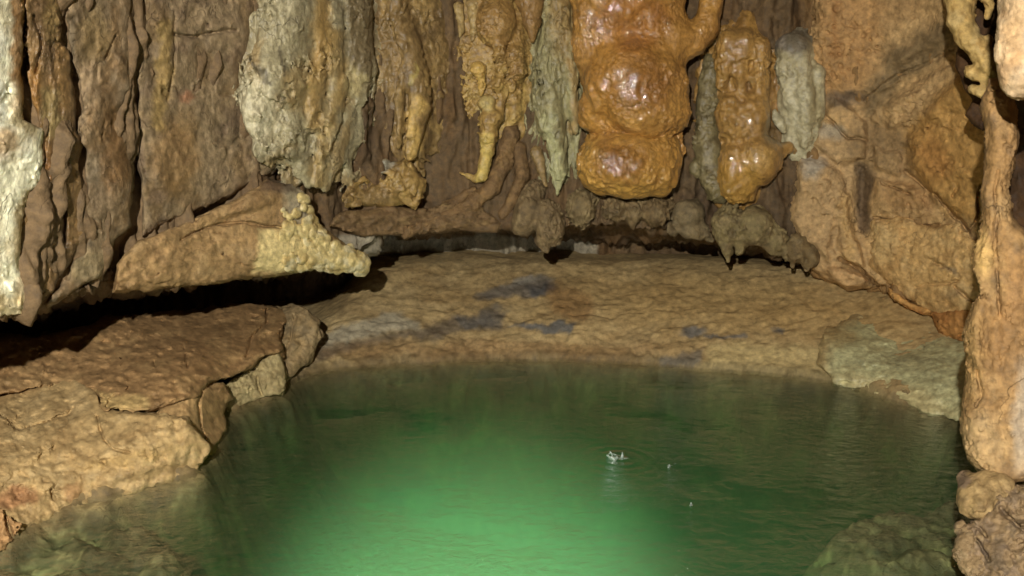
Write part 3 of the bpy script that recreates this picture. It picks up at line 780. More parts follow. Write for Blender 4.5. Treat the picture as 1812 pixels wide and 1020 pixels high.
# ---- grey green pointed stalactite
st = thing('stalactite', 'grey green pointed stalactite with streaked sides, left of the orange flowstone', 'stalactite',
      (905, -150, 1075, 370), (-90, 40),
      blobs([('c', [(1000, -120, -8, 26), (985, 30, -18, 24), (974, 110, -24, 27), (968, 170, -26, 27), (975, 215, -26, 24), (984, 250, -26, 17), (989, 300, -24, 12), (985, 345, -20, 3)]),
             ('c', [(1000, 60, -30, 16), (1008, 130, -32, 15), (1014, 190, -28, 12), (1020, 232, -22, 6)]), ('e', (990, 120, 2), (34, 150, 24), 4), ('e', (990, 110, 14), (66, 225, 28), 2)], 8),
      M_DAMP, (140, 132, 94), [((108, 100, 70), 30, 0.7, 3), ((168, 162, 118), 26, 0.6, 3)], [('l', ([(1012, 110), (1020, 230)], 8), (160, 130, 80), 0.7, 5), ('l', ([(972, 210), (988, 340)], 12), (168, 166, 122), 0.7, 8), ('e', (1000, 20, 30, 80, 0), (150, 116, 62), 0.6, 20)],
      [(4, 26, 4, 'n', (1, 3, 1)), (3, 10, 3, 'r', (1, 3, 1)), (1.4, 6, 2, 'b')], seed=31, fst=3, fine=3.2)
for pts in ([(950, 270, -4, 12), (958, 300, -8, 8), (966, 330, -8, 3)],):
    thing('stalactite', 'small brown spike hidden beside the tip of the grey green stalactite', 'stalactite', (930, 240, 985, 345), (-30, 30), blobs([('c', pts)], 4), M_DAMP, (140, 116, 74), [((104, 84, 54), 20, 0.6)], (), [(2, 12, 3, 'b')], step=2, seed=33)

# ---- orange glossy flowstone
of = thing('orange_flowstone', 'big glossy orange flowstone hanging in wet bulging lobes at the centre of the wall', 'flowstone',
      (985, -150, 1310, 375), (-150, 45),
      blobs([('e', (1110, -20, -36), (105, 110, 62), 0), ('e', (1055, 60, -36), (42, 75, 42), 6), ('e', (1170, 60, -40), (55, 70, 46), -10), ('e', (1125, 150, -56), (92, 88, 66), 0), ('e', (1052, 195, -38), (26, 34, 30), 0), ('e', (1150, 190, -52), (70, 60, 58), 0),
             ('c', [(1190, 85, -40, 26), (1225, 75, -38, 22), (1250, 45, -34, 20), (1262, -10, -28, 22)]), ('e', (1075, 90, -48), (28, 80, 34), 4),
             ('c', [(1040, 110, -34, 10), (1044, 150, -30, 5)]), ('c', [(1052, 100, -36, 9), (1056, 140, -34, 4)]), ('e', (1112, 215, -30), (74, 46, 44), 0)], 17),
      M_WET, (164, 120, 58), [((138, 96, 44), 60, 0.7), ((184, 138, 66), 50, 0.55)],
      [('e', (1060, 195, 30, 50, 0), (176, 128, 58), 0.8, 14), ('e', (1120, 40, 60, 60, 0), (150, 96, 42), 0.6, 20), ('e', (1130, 150, 60, 50, 0), (120, 76, 34), 0.55, 20), ('e', (1075, 110, 30, 60, 0), (172, 124, 56), 0.6, 16)],
      [(8, 60, 2, 'n'), (3.2, 24, 2, 'n', (1, 1.4, 1)), (2.4, 34, 2, 'b', (1, 1.6, 1))], step=2.2, seed=35, fst=1.3, fine=3.4, smooth=2)
thing('lower_lobe', 'rounded lowest lobe, glittering wet', None, (1005, 205, 1225, 375), (-135, 45),
      blobs([('e', (1112, 292, -52), (88, 60, 66), 0), ('e', (1060, 290, -36), (36, 56, 44), 0), ('e', (1172, 285, -42), (34, 62, 50), 0), ('e', (1110, 240, -20), (66, 40, 50), 0)], 10),
      M_WET, (172, 128, 60), [((146, 102, 46), 50, 0.6), ((192, 148, 72), 40, 0.5)], [('e', (1100, 285, 48, 32, 0), (110, 68, 30), 0.6, 16), ('e', (1110, 345, 80, 14, 0), (184, 142, 66), 0.7, 8), ('e', (1040, 290, 18, 50, 0), (180, 138, 66), 0.7, 10)],
      [(6, 46, 2, 'n'), (4, 20, 2, 'n', (1, 1.5, 1)), (2.4, 30, 2, 'b', (1, 1.6, 1))], step=2.2, parent=of, seed=37, fst=1.5, fine=3.8, smooth=2)
thing('drip_tail', 'tan drip tail', None, (1175, 205, 1220, 300), (-70, 20), blobs([('c', [(1192, 215, -30, 12), (1198, 245, -32, 11), (1203, 268, -30, 9), (1203, 278, -30, 5)])], 5), M_WET, (176, 130, 66), [((150, 104, 50), 24, 0.5)], (), [(1.6, 10, 3, 'b')], step=1.8, parent=of, seed=38)

# ---- second orange flowstone and the pale one beside it
thing('orange_flowstone', 'narrow orange flowstone of wet folded curtains, right of the big orange one', 'flowstone',
      (1215, -20, 1435, 385), (-110, 45),
      blobs([('e', (1312, 90, -14), (48, 36, 34), 0), ('c', [(1290, 70, -24, 20), (1282, 120, -30, 17), (1276, 152, -28, 10)]), ('c', [(1318, 72, -28, 20), (1312, 130, -32, 15), (1312, 165, -30, 9)]), ('c', [(1345, 80, -26, 18), (1344, 140, -28, 18), (1346, 190, -28, 14)]),
             ('e', (1292, 205, -26), (26, 42, 30), 0), ('e', (1330, 215, -26), (34, 56, 34), 10), ('e', (1345, 282, -36), (40, 46, 38), 0), ('e', (1308, 300, -26), (40, 62, 34), 8), ('c', [(1372, 270, -26, 16), (1395, 262, -20, 10), (1405, 268, -14, 6)]),
             ('c', [(1325, 330, -24, 18), (1330, 350, -20, 8)]), ('e', (1315, 180, 2), (55, 150, 28), 0), ('e', (1322, 200, 14), (92, 185, 26), 0)], 6),
      M_WET, (154, 118, 62), [((126, 92, 46), 36, 0.7, 2), ((170, 130, 64), 34, 0.5, 2)], [('e', (1345, 275, 30, 20, 0), (180, 146, 84), 0.5, 10), ('e', (1300, 320, 40, 40, 0), (170, 130, 56), 0.6, 12), ('e', (1370, 235, 26, 26, 0), (96, 78, 48), 0.7, 8)],
      [(5, 28, 4, 'n', (1, 2, 1)), (3, 12, 3, 'n'), (2, 6.5, 3, 'b')], step=2.2, seed=40, fst=2.6, fine=3.4, smooth=2)
thing('flowstone_curtain', 'dull olive grey crust curtain between the two orange flowstones', 'flowstone',
      (1215, 90, 1300, 385), (-50, 45), blobs([('c', [(1262, 110, 4, 18), (1252, 180, -2, 20), (1252, 260, -6, 24), (1262, 320, -8, 22), (1278, 350, -6, 12)]), ('e', (1238, 250, -8), (8, 14, 9)), ('e', (1230, 300, -4), (10, 16, 10)), ('e', (1268, 335, -14), (20, 24, 18))], 6),
      M_DAMP, (116, 104, 70), [((88, 76, 50), 26, 0.7), ((140, 128, 92), 24, 0.5)], (), [(4, 24, 4, 'n'), (3, 11, 3, 'b')], seed=42)
thing('flowstone', 'pale grey white flowstone tongue under a dark rounded hood, beside the orange wall', 'flowstone',
      (1345, 30, 1475, 300), (-90, 50),
      blobs([('e', (1405, 88, -10), (34, 32, 32), 0), ('c', [(1390, 120, -16, 20), (1405, 180, -18, 18), (1418, 230, -16, 14)]), ('c', [(1418, 110, -24, 17), (1424, 165, -28, 18), (1428, 210, -26, 14), (1424, 258, -20, 7)]), ('c', [(1446, 130, -14, 16), (1446, 200, -14, 14), (1432, 262, -10, 8)]), ('e', (1378, 215, -20), (10, 24, 12), -30), ('e', (1415, 170, 0), (40, 120, 24), 0)], 7),
      M_DAMP, (172, 162, 128), [((146, 134, 100), 36, 0.6, 2), ((190, 182, 150), 30, 0.5, 2)], [('e', (1402, 74, 36, 26, 0), (98, 88, 72), 0.9, 8), ('e', (1442, 170, 14, 60, 0), (150, 138, 100), 0.7, 8), ('e', (1375, 70, 20, 16, 0), (140, 130, 116), 0.7, 6)],
      [(4, 30, 4, 'n', (1, 1.8, 1)), (1.8, 10, 3, 'n')], seed=44)

# ---- lumpy grey pendants under the lip
GP = 'grey pendants hanging under the wall lip'
PEND = [
    ((880, 310, 1015, 460), [('e', (935, 375, -8), (26, 44, 28), 12), ('e', (972, 395, -16), (26, 42, 28), -6), ('c', [(960, 425, -14, 14), (966, 442, -14, 7)]), ('e', (920, 395, -6), (16, 24, 18), 0)], 'twin lobed grey brown pendant hanging lowest, left of the big orange flowstone'),
    ((990, 325, 1085, 415), [('e', (1028, 368, -14), (26, 32, 26), 5), ('c', [(1030, 385, -14, 12), (1034, 400, -12, 6)])], 'ribbed round grey pendant under the left edge of the big orange flowstone'),
    ((1060, 340, 1215, 420), [('e', (1090, 370, -10), (26, 20, 22), 0), ('e', (1122, 378, -12), (14, 22, 16), 0), ('e', (1160, 376, -14), (26, 26, 24), 0), ('c', [(1116, 385, -14, 9), (1120, 404, -12, 5)]), ('e', (1140, 362, 0), (60, 16, 20), 0)], 'row of small grey brown lumps fused under the orange lowest lobe'),
    ((1165, 345, 1290, 445), [('e', (1218, 380, -16), (28, 26, 24), 0), ('e', (1196, 398, -14), (14, 10, 12), 0), ('e', (1222, 412, -18), (26, 12, 16), 12), ('c', [(1235, 400, -14, 12), (1258, 424, -14, 6)]), ('e', (1192, 412, -14), (10, 7, 9), 0)], 'crumbly grey coral like pendant right of the orange lowest lobe'),
    ((1245, 355, 1425, 475), [('e', (1290, 400, -20), (30, 38, 28), 0), ('e', (1335, 400, -22), (36, 36, 30), 0), ('c', [(1284, 430, -22, 12), (1288, 445, -22, 10), (1289, 463, -22, 3)]), ('c', [(1312, 425, -24, 15), (1308, 445, -22, 7)]), ('c', [(1350, 420, -22, 16), (1366, 445, -20, 7)]), ('e', (1375, 425, -16), (20, 26, 20), 0), ('c', [(1386, 440, -16, 12), (1392, 458, -14, 5)])], 'wide olive grey pendant ending in several points, one like a tooth'),
    ((1380, 395, 1470, 495), [('e', (1412, 440, -14), (22, 26, 20), 0), ('e', (1436, 452, -8), (16, 24, 18), 0), ('c', [(1404, 455, -14, 9), (1402, 470, -12, 4)]), ('c', [(1424, 465, -12, 9), (1428, 478, -10, 4)])], 'small pitted brown pendant at the right end of the row of pendants'),
]
for i, (bb, it, lab) in enumerate(PEND):
    thing('pendant', lab, 'stalactite', bb, (-65, 45), blobs(it + [('c', [((bb[0] + bb[2]) / 2, bb[1] + 28, 2, 20), ((bb[0] + bb[2]) / 2, bb[1] + 24, 40, 22)])], 5), M_ROCK,
          [(112, 94, 66), (112, 96, 66), (104, 86, 58), (110, 96, 70), (118, 104, 70), (110, 92, 62)][i], [((86, 72, 50), 26, 0.7), ((136, 118, 84), 22, 0.5)], (),
          [(4, 22, 4, 'n', (1, 1.3, 1)), (3.2, 9, 3, 'b', (1, 1.5, 1)), (1.2, 5, 2, 'n')], step=2.0, seed=50 + i, group=GP, fst=1.7, fine=3.0)

# ---- folded ribs on the dark lip
RIB = [([(905, 235, -4, 15), (892, 285, -10, 15), (872, 330, -14, 14), (835, 362, -12, 12), (780, 388, -10, 10), (725, 408, -12, 9), (718, 416, -12, 8)], 'long curved brown rib sweeping down left under the knobbly column'),
       ([(838, 340, -4, 9), (800, 362, -6, 8), (752, 392, -8, 7)], 'thin short brown rib nested above the long curved rib'),
       ([(918, 262, -4, 13), (925, 310, -10, 12), (908, 350, -10, 10), (890, 380, -8, 9)], 'wrinkled brown rib between the long curved rib and the twin lobed pendant')]
for i, (pts, lab) in enumerate(RIB):
    xs_ = [p[0] for p in pts]; ys_ = [p[1] for p in pts]
    thing('rock_rib', lab, 'rock rib', (min(xs_) - 28, min(ys_) - 28, max(xs_) + 28, max(ys_) + 26), (-45, 35), blobs([('c', pts), ('c', [(a, b, c + 18, r) for a, b, c, r in pts])], 8), M_ROCK,
          (112, 88, 58), [((88, 68, 44), 30, 0.6), ((136, 108, 68), 26, 0.5)], (), [(3, 22, 4, 'n'), (1.8, 9, 3, 'r')], seed=60 + i, group='ribs under the knobbly column')
thing('rock_shelf', 'low brown undercut shelf under the ochre stub, above the pale strip of back wall', 'rock shelf',
      (560, 345, 900, 430), (-50, 50), slab([(580, 400), (600, 378), (680, 366), (760, 372), (800, 352), (850, 365), (890, 395), (880, 412), (800, 408), (720, 414), (640, 418)],
      front(-12, [(680, 385, 60, 12, -5, 10), (800, 390, 50, 12, -18, 10)], nz=[(8, 36, 0.5, 'r')], seed=64), 9, seed=14), M_ROCK, (108, 86, 58), [((84, 66, 44), 40, 0.6, 0.5), ((132, 108, 70), 40, 0.5, 0.5)], (), [(4, 26, 4, 'n', (1.8, 0.7, 1)), (2, 9, 3, 'r', (1.6, 0.7, 1))], seed=64)

# ---- right wall
def plates(z0, items, warp=14, wsc=60, nz=(), bumps=(), seed=0):
    base = front(z0, bumps, nz=nz, seed=seed)

    def fn(x, y):
        P = np.stack([x, y, x * 0], -1) / wsc
        wx = x + warp * fbm(P, 4, 0.55, seed=seed + 1); wy = y + warp * fbm(P, 4, 0.55, seed=seed + 2)
        z = base(x, y)
        for poly, h, soft, (tx, ty) in items:
            d = poly_sd(poly, wx, wy)
            cx = sum(p[0] for p in poly) / len(poly); cy = sum(p[1] for p in poly) / len(poly)
            z = z - (h + (x - cx) * tx + (y - cy) * ty) * sstep(soft * 0.15, -soft, d)
        return z
    return fn


thing('rock_outcrop', 'broad orange and ochre rock wall with slanting folds, filling the right side above the bank', 'rock wall',
      (1375, -150, 1800, 560), (-95, 60),
      slab([(1440, -140), (1790, -140), (1790, 540), (1700, 520), (1600, 520), (1550, 505), (1500, 515), (1450, 490), (1415, 445), (1390, 400), (1396, 330), (1420, 255), (1442, 190), (1438, 150), (1424, 105), (1438, 60)],
           plates(-8, [([(1440, -140), (1710, -140), (1690, 60), (1600, 130), (1545, 190), (1480, 170), (1425, 100)], 14, 26, (0.02, 0)),
                       ([(1560, 190), (1640, 130), (1720, 90), (1760, 160), (1620, 230), (1570, 235)], 13, 16, (0, 0.06)),
                       ([(1700, 120), (1770, 200), (1760, 330), (1735, 420), (1716, 412), (1690, 385), (1655, 360), (1625, 320), (1600, 290), (1605, 240), (1640, 190)], 24, 18, (0.02, -0.03)),
                       ([(1470, 165), (1540, 215), (1530, 285), (1480, 300), (1440, 260)], 16, 12, (0, 0)),
                       ([(1410, 270), (1480, 290), (1500, 350), (1470, 470), (1420, 440), (1395, 390)], 15, 14, (0, 0)),
                       ([(1482, 350), (1506, 340), (1512, 420), (1540, 480), (1500, 470), (1484, 450)], 16, 8, (0, 0)),
                       ([(1545, 310), (1620, 330), (1660, 380), (1620, 400), (1545, 385)], 12, 12, (0, -0.1)),
                       ([(1455, 470), (1500, 468), (1545, 495), (1530, 520), (1470, 505)], 22, 10, (0, 0)),
                       ([(1540, 250), (1600, 270), (1600, 320), (1545, 300)], 9, 10, (0, 0))],
                  nz=[(11, 90, 1.4, 'n'), (5, 40, 0.7, 'n')], bumps=[(1470, 60, 34, 140, 0, 9), (1525, 350, 12, 50, 0, -24), (1440, 330, 20, 50, 8, 8), (1640, 80, 100, 10, -28, 7), (1600, 150, 80, 9, -28, -8)], seed=70), 24, warp=9, seed=16,
           cuts=[([(1485, 455), (1510, 470), (1548, 500)], 4, 30), ([(1655, 345), (1690, 385), (1715, 412)], 3.5, 26), ([(1735, 330), (1728, 380), (1716, 412)], 3.5, 24), ([(1560, 325), (1610, 345)], 2.5, 10), ([(1460, 205), (1500, 245), (1535, 250)], 3, 12), ([(1530, 180), (1580, 140), (1690, 85)], 4, 9), ([(1602, 300), (1630, 330), (1655, 350)], 3, 12), ([(1695, 335), (1688, 350)], 4, 14), ([(1545, 385), (1620, 402), (1660, 400)], 4, 14)]),
      M_ROCK, (176, 145, 100), [((154, 122, 80), 70, 0.6, 1.6), ((182, 150, 102), 60, 0.5, 1.6)],
      [('p', [(1440, -140), (1560, -140), (1560, 60), (1540, 150), (1440, 170)], (164, 124, 76), 0.65, 20), ('p', [(1530, 170), (1570, 90), (1660, 40), (1710, 60), (1690, 90), (1600, 140), (1560, 190), (1530, 220)], (104, 88, 62), 0.8, 16), ('e', (1495, 175, 40, 14, 0), (88, 76, 64), 0.8, 8), ('l', ([(1482, -50), (1480, 100)], 6), (134, 90, 48), 0.5, 8),
       ('p', [(1600, 240), (1700, 130), (1760, 200), (1750, 400), (1690, 385), (1610, 300)], (172, 132, 72), 0.8, 14), ('e', (1655, 275, 28, 40, -20), (154, 106, 56), 0.55, 18),
       ('p', [(1400, 280), (1440, 220), (1520, 240), (1510, 420), (1450, 480), (1400, 400)], (166, 138, 98), 0.7, 18), ('e', (1440, 290, 20, 24, 0), (160, 154, 140), 0.7, 8), ('e', (1468, 238, 26, 14, 0), (150, 142, 124), 0.7, 8), ('l', ([(1524, 300), (1528, 400)], 15), (84, 68, 52), 0.85, 8), ('e', (1500, 490, 36, 18, 20), (176, 142, 98), 0.8, 8), ('e', (1555, 260, 60, 40, 20), (116, 94, 64), 0.65, 16), ('e', (1600, 350, 50, 24, 20), (140, 104, 62), 0.6, 12), ('l', ([(1495, 350), (1505, 460)], 9), (186, 152, 98), 0.6, 8)],
      [(6, 55, 4, 'n'), (4, 60, 4, 't', (1.3, 0.9, 1)), (2.4, 15, 3, 'n'), (1.6, 12, 3, 'r')], seed=70, fst=0.7, fine=2.2)
thing('rock_outcrop', 'cream tan bulging block at the foot of the right wall, over the green grey shelf', 'rock',
      (1520, 365, 1775, 600), (-80, 60),
      slab([(1540, 392), (1600, 380), (1655, 400), (1690, 388), (1718, 418), (1745, 440), (1750, 580), (1700, 570), (1660, 560), (1610, 535), (1560, 500), (1535, 470)],
           front(-20, [(1580, 430, 40, 40, 0, 18), (1660, 460, 50, 50, 0, 14), (1690, 520, 40, 26, 0, 10), (1640, 400, 50, 12, 10, 8)], nz=[(7, 50, 1, 'n'), (3, 22, 0.7, 'r')], seed=79), 30, warp=13, seed=22,
           cuts=[([(1655, 462), (1680, 475)], 3, 12), ([(1620, 508), (1700, 500)], 3, 8), ([(1690, 510), (1728, 535)], 4, 16)]),
      M_ROCK, (182, 148, 96), [((160, 124, 76), 50, 0.6), ((194, 164, 114), 44, 0.6)], [('e', (1560, 425, 24, 34, 0), (206, 178, 126), 0.5, 12), ('e', (1680, 480, 14, 5, 20), (120, 106, 84), 0.7, 4), ('e', (1690, 520, 24, 8, 0), (130, 108, 76), 0.6, 6)],
      [(4, 36, 4, 'n'), (2.2, 14, 3, 'n'), (1.2, 8, 2, 'r')], seed=79)
thing('rock', 'rust orange rock wedged between the cream block, the green grey shelf and the tall pillar', 'rock',
      (1560, 500, 1760, 640), (-60, 60),
      slab([(1570, 505), (1610, 535), (1660, 556), (1740, 540), (1740, 620), (1700, 602), (1662, 590), (1650, 560), (1610, 548), (1575, 525)],
           front(-22, [(1690, 570, 34, 26, 0, 14)], nz=[(5, 40, 1, 'n')], seed=81), 10, warp=4, seed=24), M_ROCK, (164, 118, 66), [((146, 98, 52), 40, 0.6)], [('p', [(1560, 500), (1650, 540), (1650, 565), (1560, 525)], (190, 146, 86), 0.8, 6)], [(4, 30, 4, 'n'), (2, 12, 3, 'r')], seed=81)


# ---- tall pillar at the right edge, close to the camera
def Dpil(px, py):
    return 3.25 - (np.asarray(px) - 1760) * 0.0010 - np.maximum(np.asarray(py) - 700, 0) * 0.0006 + 0 * np.asarray(py)


DARKP = front(-40, [(1740, 700, 26, 120, 0, 16), (1790, 470, 40, 90, 0, 16), (1730, 480, 22, 80, 5, 14), (1725, 620, 14, 90, 0, 16), (1790, 330, 40, 120, 0, 10), (1800, 720, 40, 80, 0, 18), (1760, 610, 14, 60, 0, -10)], nz=[(9, 60, 1.6, 'n'), (4, 22, 1.2, 'n')], seed=84)
thing('rock_pillar', 'tall tan rock pillar fluted and lumpy along the right edge, rising from the water', 'rock pillar',
      (1670, 130, 2330, 985), (-90, 90),
      slab([(1790, 140), (1800, 250), (1785, 330), (1790, 385), (1812, 405), (1830, 420), (1880, 380), (1960, 330), (2060, 260), (2180, 190), (2310, 160), (2310, 960), (2150, 975), (2000, 940), (1900, 915), (1850, 905), (1815, 850), (1780, 862), (1745, 838), (1712, 815), (1700, 760), (1704, 700), (1712, 640), (1704, 585), (1712, 560), (1735, 520), (1722, 460), (1735, 400), (1738, 330), (1745, 220), (1735, 190), (1752, 140)],
           DARKP, 34, seed=26, cuts=[([(1728, 655), (1735, 700), (1728, 720)], 3, 12), ([(1765, 300), (1760, 420), (1770, 560)], 4, 10)]),
      M_ROCK, (146, 114, 72), [((122, 94, 58), 60, 0.7, 1.6), ((164, 134, 90), 50, 0.6, 1.5), ((116, 94, 68), 30, 0.5)],
      [('e', (1790, 570, 20, 120, 0), (156, 118, 74), 0.6, 14), ('e', (1725, 630, 16, 80, 0), (160, 128, 80), 0.7, 10), ('e', (1740, 790, 40, 60, 0), (172, 146, 104), 0.6, 16), ('e', (1800, 630, 26, 80, 0), (130, 102, 66), 0.6, 12), ('e', (1812, 740, 20, 90, 0), (176, 162, 140), 0.7, 10), ('e', (1740, 450, 16, 40, 0), (206, 170, 106), 0.7, 10)],
      [(7, 50, 4, 'n', (1, 1.5, 1)), (3.6, 18, 4, 'n'), (2, 9, 3, 'b')], D=Dpil, step=3.0, seed=84, fst=1.8, fine=4)
thing('curled_formation', 'curling pale tan calcite loop beside dark hollows at the top right', 'flowstone',
      (1655, -150, 1800, 235), (-80, 40),
      blobs([('c', [(1700, -120, -10, 36), (1700, 0, -16, 27), (1700, 36, -18, 24), (1714, 68, -22, 22), (1736, 92, -24, 21), (1748, 118, -24, 22), (1755, 150, -20, 14)]), ('c', [(1700, -40, -16, 18), (1735, -14, -24, 12), (1752, 8, -24, 9), (1748, 30, -22, 6)]),
             ('c', [(1718, 128, -20, 12), (1740, 140, -24, 12)]), ('c', [(1722, 158, -18, 10), (1740, 162, -22, 13), (1756, 168, -20, 12)]), ('c', [(1748, 70, -26, 8), (1742, 90, -26, 10)])], 6),
      M_ROCK, (180, 150, 92), [((158, 124, 70), 34, 0.6), ((200, 174, 120), 30, 0.5)], (), [(4, 26, 4, 'n'), (2.4, 11, 3, 'n')], D=lambda a, b: Dpil(a, b) + 1.2, step=2.4, seed=88)
thing('hollow_rock', 'dark brown shaded rock recess behind the curling calcite loop', 'rock',
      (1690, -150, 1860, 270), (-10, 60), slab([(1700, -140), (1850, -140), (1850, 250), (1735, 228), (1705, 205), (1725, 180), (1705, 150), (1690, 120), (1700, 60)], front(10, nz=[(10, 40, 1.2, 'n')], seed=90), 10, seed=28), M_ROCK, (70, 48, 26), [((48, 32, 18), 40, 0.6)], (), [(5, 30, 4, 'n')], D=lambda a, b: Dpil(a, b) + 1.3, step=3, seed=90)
thing('stalactite', 'thick cream white stalactite with a blunt end in the top right corner', 'stalactite',
      (1740, -150, 1950, 205), (-110, 60),
      blobs([('c', [(1830, -120, -10, 62), (1818, 0, -14, 52), (1806, 80, -16, 42), (1806, 140, -16, 38)]), ('e', (1790, 115, -30), (26, 50, 30), 0), ('c', [(1782, 40, -36, 16), (1774, 100, -36, 14)]), ('c', [(1830, 60, -40, 18), (1824, 140, -40, 16)])], 9),
      M_ROCK, (186, 160, 124), [((164, 130, 90), 46, 0.6, 1.6), ((200, 182, 152), 40, 0.6, 1.6)], [('e', (1795, 70, 18, 60, 0), (184, 144, 94), 0.5, 14)], [(5, 40, 4, 'n', (1, 1.6, 1)), (2.2, 14, 3, 'n')], D=lambda a, b: Dpil(a, b) - 0.35, step=2.8, seed=92)
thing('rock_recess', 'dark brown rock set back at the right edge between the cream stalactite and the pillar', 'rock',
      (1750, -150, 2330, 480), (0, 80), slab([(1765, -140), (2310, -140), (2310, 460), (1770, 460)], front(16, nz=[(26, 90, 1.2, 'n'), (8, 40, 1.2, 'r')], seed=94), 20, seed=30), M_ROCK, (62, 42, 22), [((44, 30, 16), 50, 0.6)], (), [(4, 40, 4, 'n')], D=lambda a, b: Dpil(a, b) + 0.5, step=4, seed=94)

# ---- rocks at the foot of the pillar
FR = 'broken rocks at the foot of the pillar'
def Dfoot(px, py):
    return 3.02 - (np.asarray(px) - 1760) * 0.0012 - (np.asarray(py) - 900) * 0.0016
thing('rock', 'rounded tan rock wedged under the pillar, just above the dark clefts', 'rock', (1670, 815, 1800, 945), (-60, 50),
      blobs([('e', (1728, 880, -8), (36, 42, 34), -25), ('e', (1760, 860, -2), (40, 30, 30), 20), ('e', (1708, 846, 10), (16, 14, 16), 0)], 8), M_ROCK, (142, 118, 78), [((114, 92, 62), 36, 0.6), ((160, 136, 94), 30, 0.5)], [('e', (1708, 846, 18, 14, 0), (110, 92, 76), 0.8, 6)], [(5, 30, 4, 'n'), (3, 12, 3, 'n'), (1.6, 7, 2, 'r')], D=Dfoot, step=2.6, seed=96, group=FR)
thing('rock', 'grey tan angular rock with slanting clefts, largest at the bottom right corner', 'rock', (1680, 850, 2280, 1130), (-80, 90),
      slab([(1705, 935), (1735, 915), (1765, 870), (1800, 865), (1950, 870), (2100, 840), (2260, 860), (2260, 1120), (1740, 1120), (1730, 1040), (1712, 1005), (1690, 985), (1700, 960)],
           front(-22, [(1740, 950, 34, 30, 0, 12), (1790, 930, 30, 30, 30, 12), (1770, 1000, 40, 26, 30, 14), (1900, 960, 60, 50, 0, 20), (2050, 920, 70, 60, 0, 24)], nz=[(14, 40, 0.8, 'n'), (6, 20, 0.8, 'r')], seed=98), 18, seed=32, cuts=[([(1725, 955), (1750, 990)], 4, 24), ([(1770, 900), (1812, 940)], 4, 20), ([(1700, 915), (1735, 935), (1745, 950)], 4, 20)]),
      M_ROCK, (130, 108, 78), [((100, 86, 68), 40, 0.7), ((150, 128, 92), 34, 0.6), ((120, 104, 90), 26, 0.4)], (), [(6, 34, 4, 'n'), (4, 14, 3, 'r'), (2, 7, 2, 'n')], D=Dfoot, step=2.6, seed=98, group=FR)
thing('rock', 'small knobbly tan rock poking over the water below the dark clefts', 'rock', (1670, 915, 1765, 1035), (-60, 50),
      blobs([('e', (1708, 965, -18), (20, 30, 24), 10), ('e', (1724, 1000, -16), (24, 22, 22), 0), ('e', (1700, 935, -8), (12, 14, 14), 0)], 6), M_ROCK, (134, 112, 80), [((104, 88, 72), 26, 0.6), ((150, 130, 98), 26, 0.5)], (), [(5, 22, 4, 'n'), (3, 9, 3, 'r')], D=Dfoot, step=2.4, seed=99, group=FR)

# ---- left bank
def bankD(pts): return tps([(a, b, c) for a, b, c in pts])


def P_(px, py, h): return (px, py, float(d_at_height(py, h)))


D1 = bankD([P_(-250, 640, .50), P_(-250, 700, .38), P_(0, 585, .54), P_(0, 640, .45), P_(0, 700, .34), P_(100, 740, .24), P_(200, 590, .48), P_(200, 650, .38), P_(200, 725, .29), P_(265, 735, .26), P_(350, 560, .44), P_(350, 640, .36), P_(340, 700, .28), P_(480, 545, .42), P_(470, 625, .28), P_(500, 600, .30), P_(500, 690, .04), P_(380, 700, .2), P_(400, 730, .06), P_(370, 780, .05)])
LB = 'blocks of the left bank'
thing('bank_rock', 'broad flat topped brown rock of the left bank, under the dark gap', 'rock', (-270, 535, 540, 790), (-60, 90),
      slab([(-260, 610), (-100, 588), (0, 592), (50, 600), (110, 590), (190, 565), (240, 556), (330, 548), (420, 541), (480, 540), (503, 552), (497, 590), (504, 632), (472, 630), (445, 657), (372, 676), (352, 700), (262, 728), (185, 722), (168, 700), (60, 690), (-260, 730)],
           front(-8, [(300, 640, 60, 20, -10, 10), (220, 700, 60, 14, 5, 14), (90, 640, 60, 16, 0, -8), (300, 600, 90, 12, -5, -6)], nz=[(16, 60, 0.45, 'n'), (7, 24, 0.5, 'r')], seed=101), 12, warp=8, seed=34,
           cuts=[([(470, 545), (472, 570), (448, 600), (436, 630)], 3, 16), ([(325, 610), (332, 650)], 3, 16), ([(272, 640), (276, 650)], 3, 14)]),
      M_MUD, (142, 112, 74), [((122, 96, 62), 70, 0.6, 0.5), ((156, 128, 86), 60, 0.5, 0.5)], [('p', [(165, 692), (265, 700), (262, 728), (185, 724)], (178, 152, 100), 0.8, 6)],
      [(6, 36, 4, 'n', (1.4, 0.8, 1)), (6, 60, 4, 't', (1.6, 0.6, 1)), (3, 14, 3, 'n')], D=D1, step=2.8, seed=101, group=LB)
D2 = bankD([P_(-250, 640, .34), P_(-250, 800, .22), P_(-250, 1020, -.05), P_(0, 640, .38), P_(0, 760, .25), P_(0, 860, .13), P_(0, 960, -.02), P_(130, 665, .36), P_(130, 780, .20), P_(130, 895, -.02), P_(240, 740, .27), P_(240, 810, .14), P_(240, 866, -.02), P_(345, 755, .21), P_(360, 800, .06), P_(345, 836, -.02)])
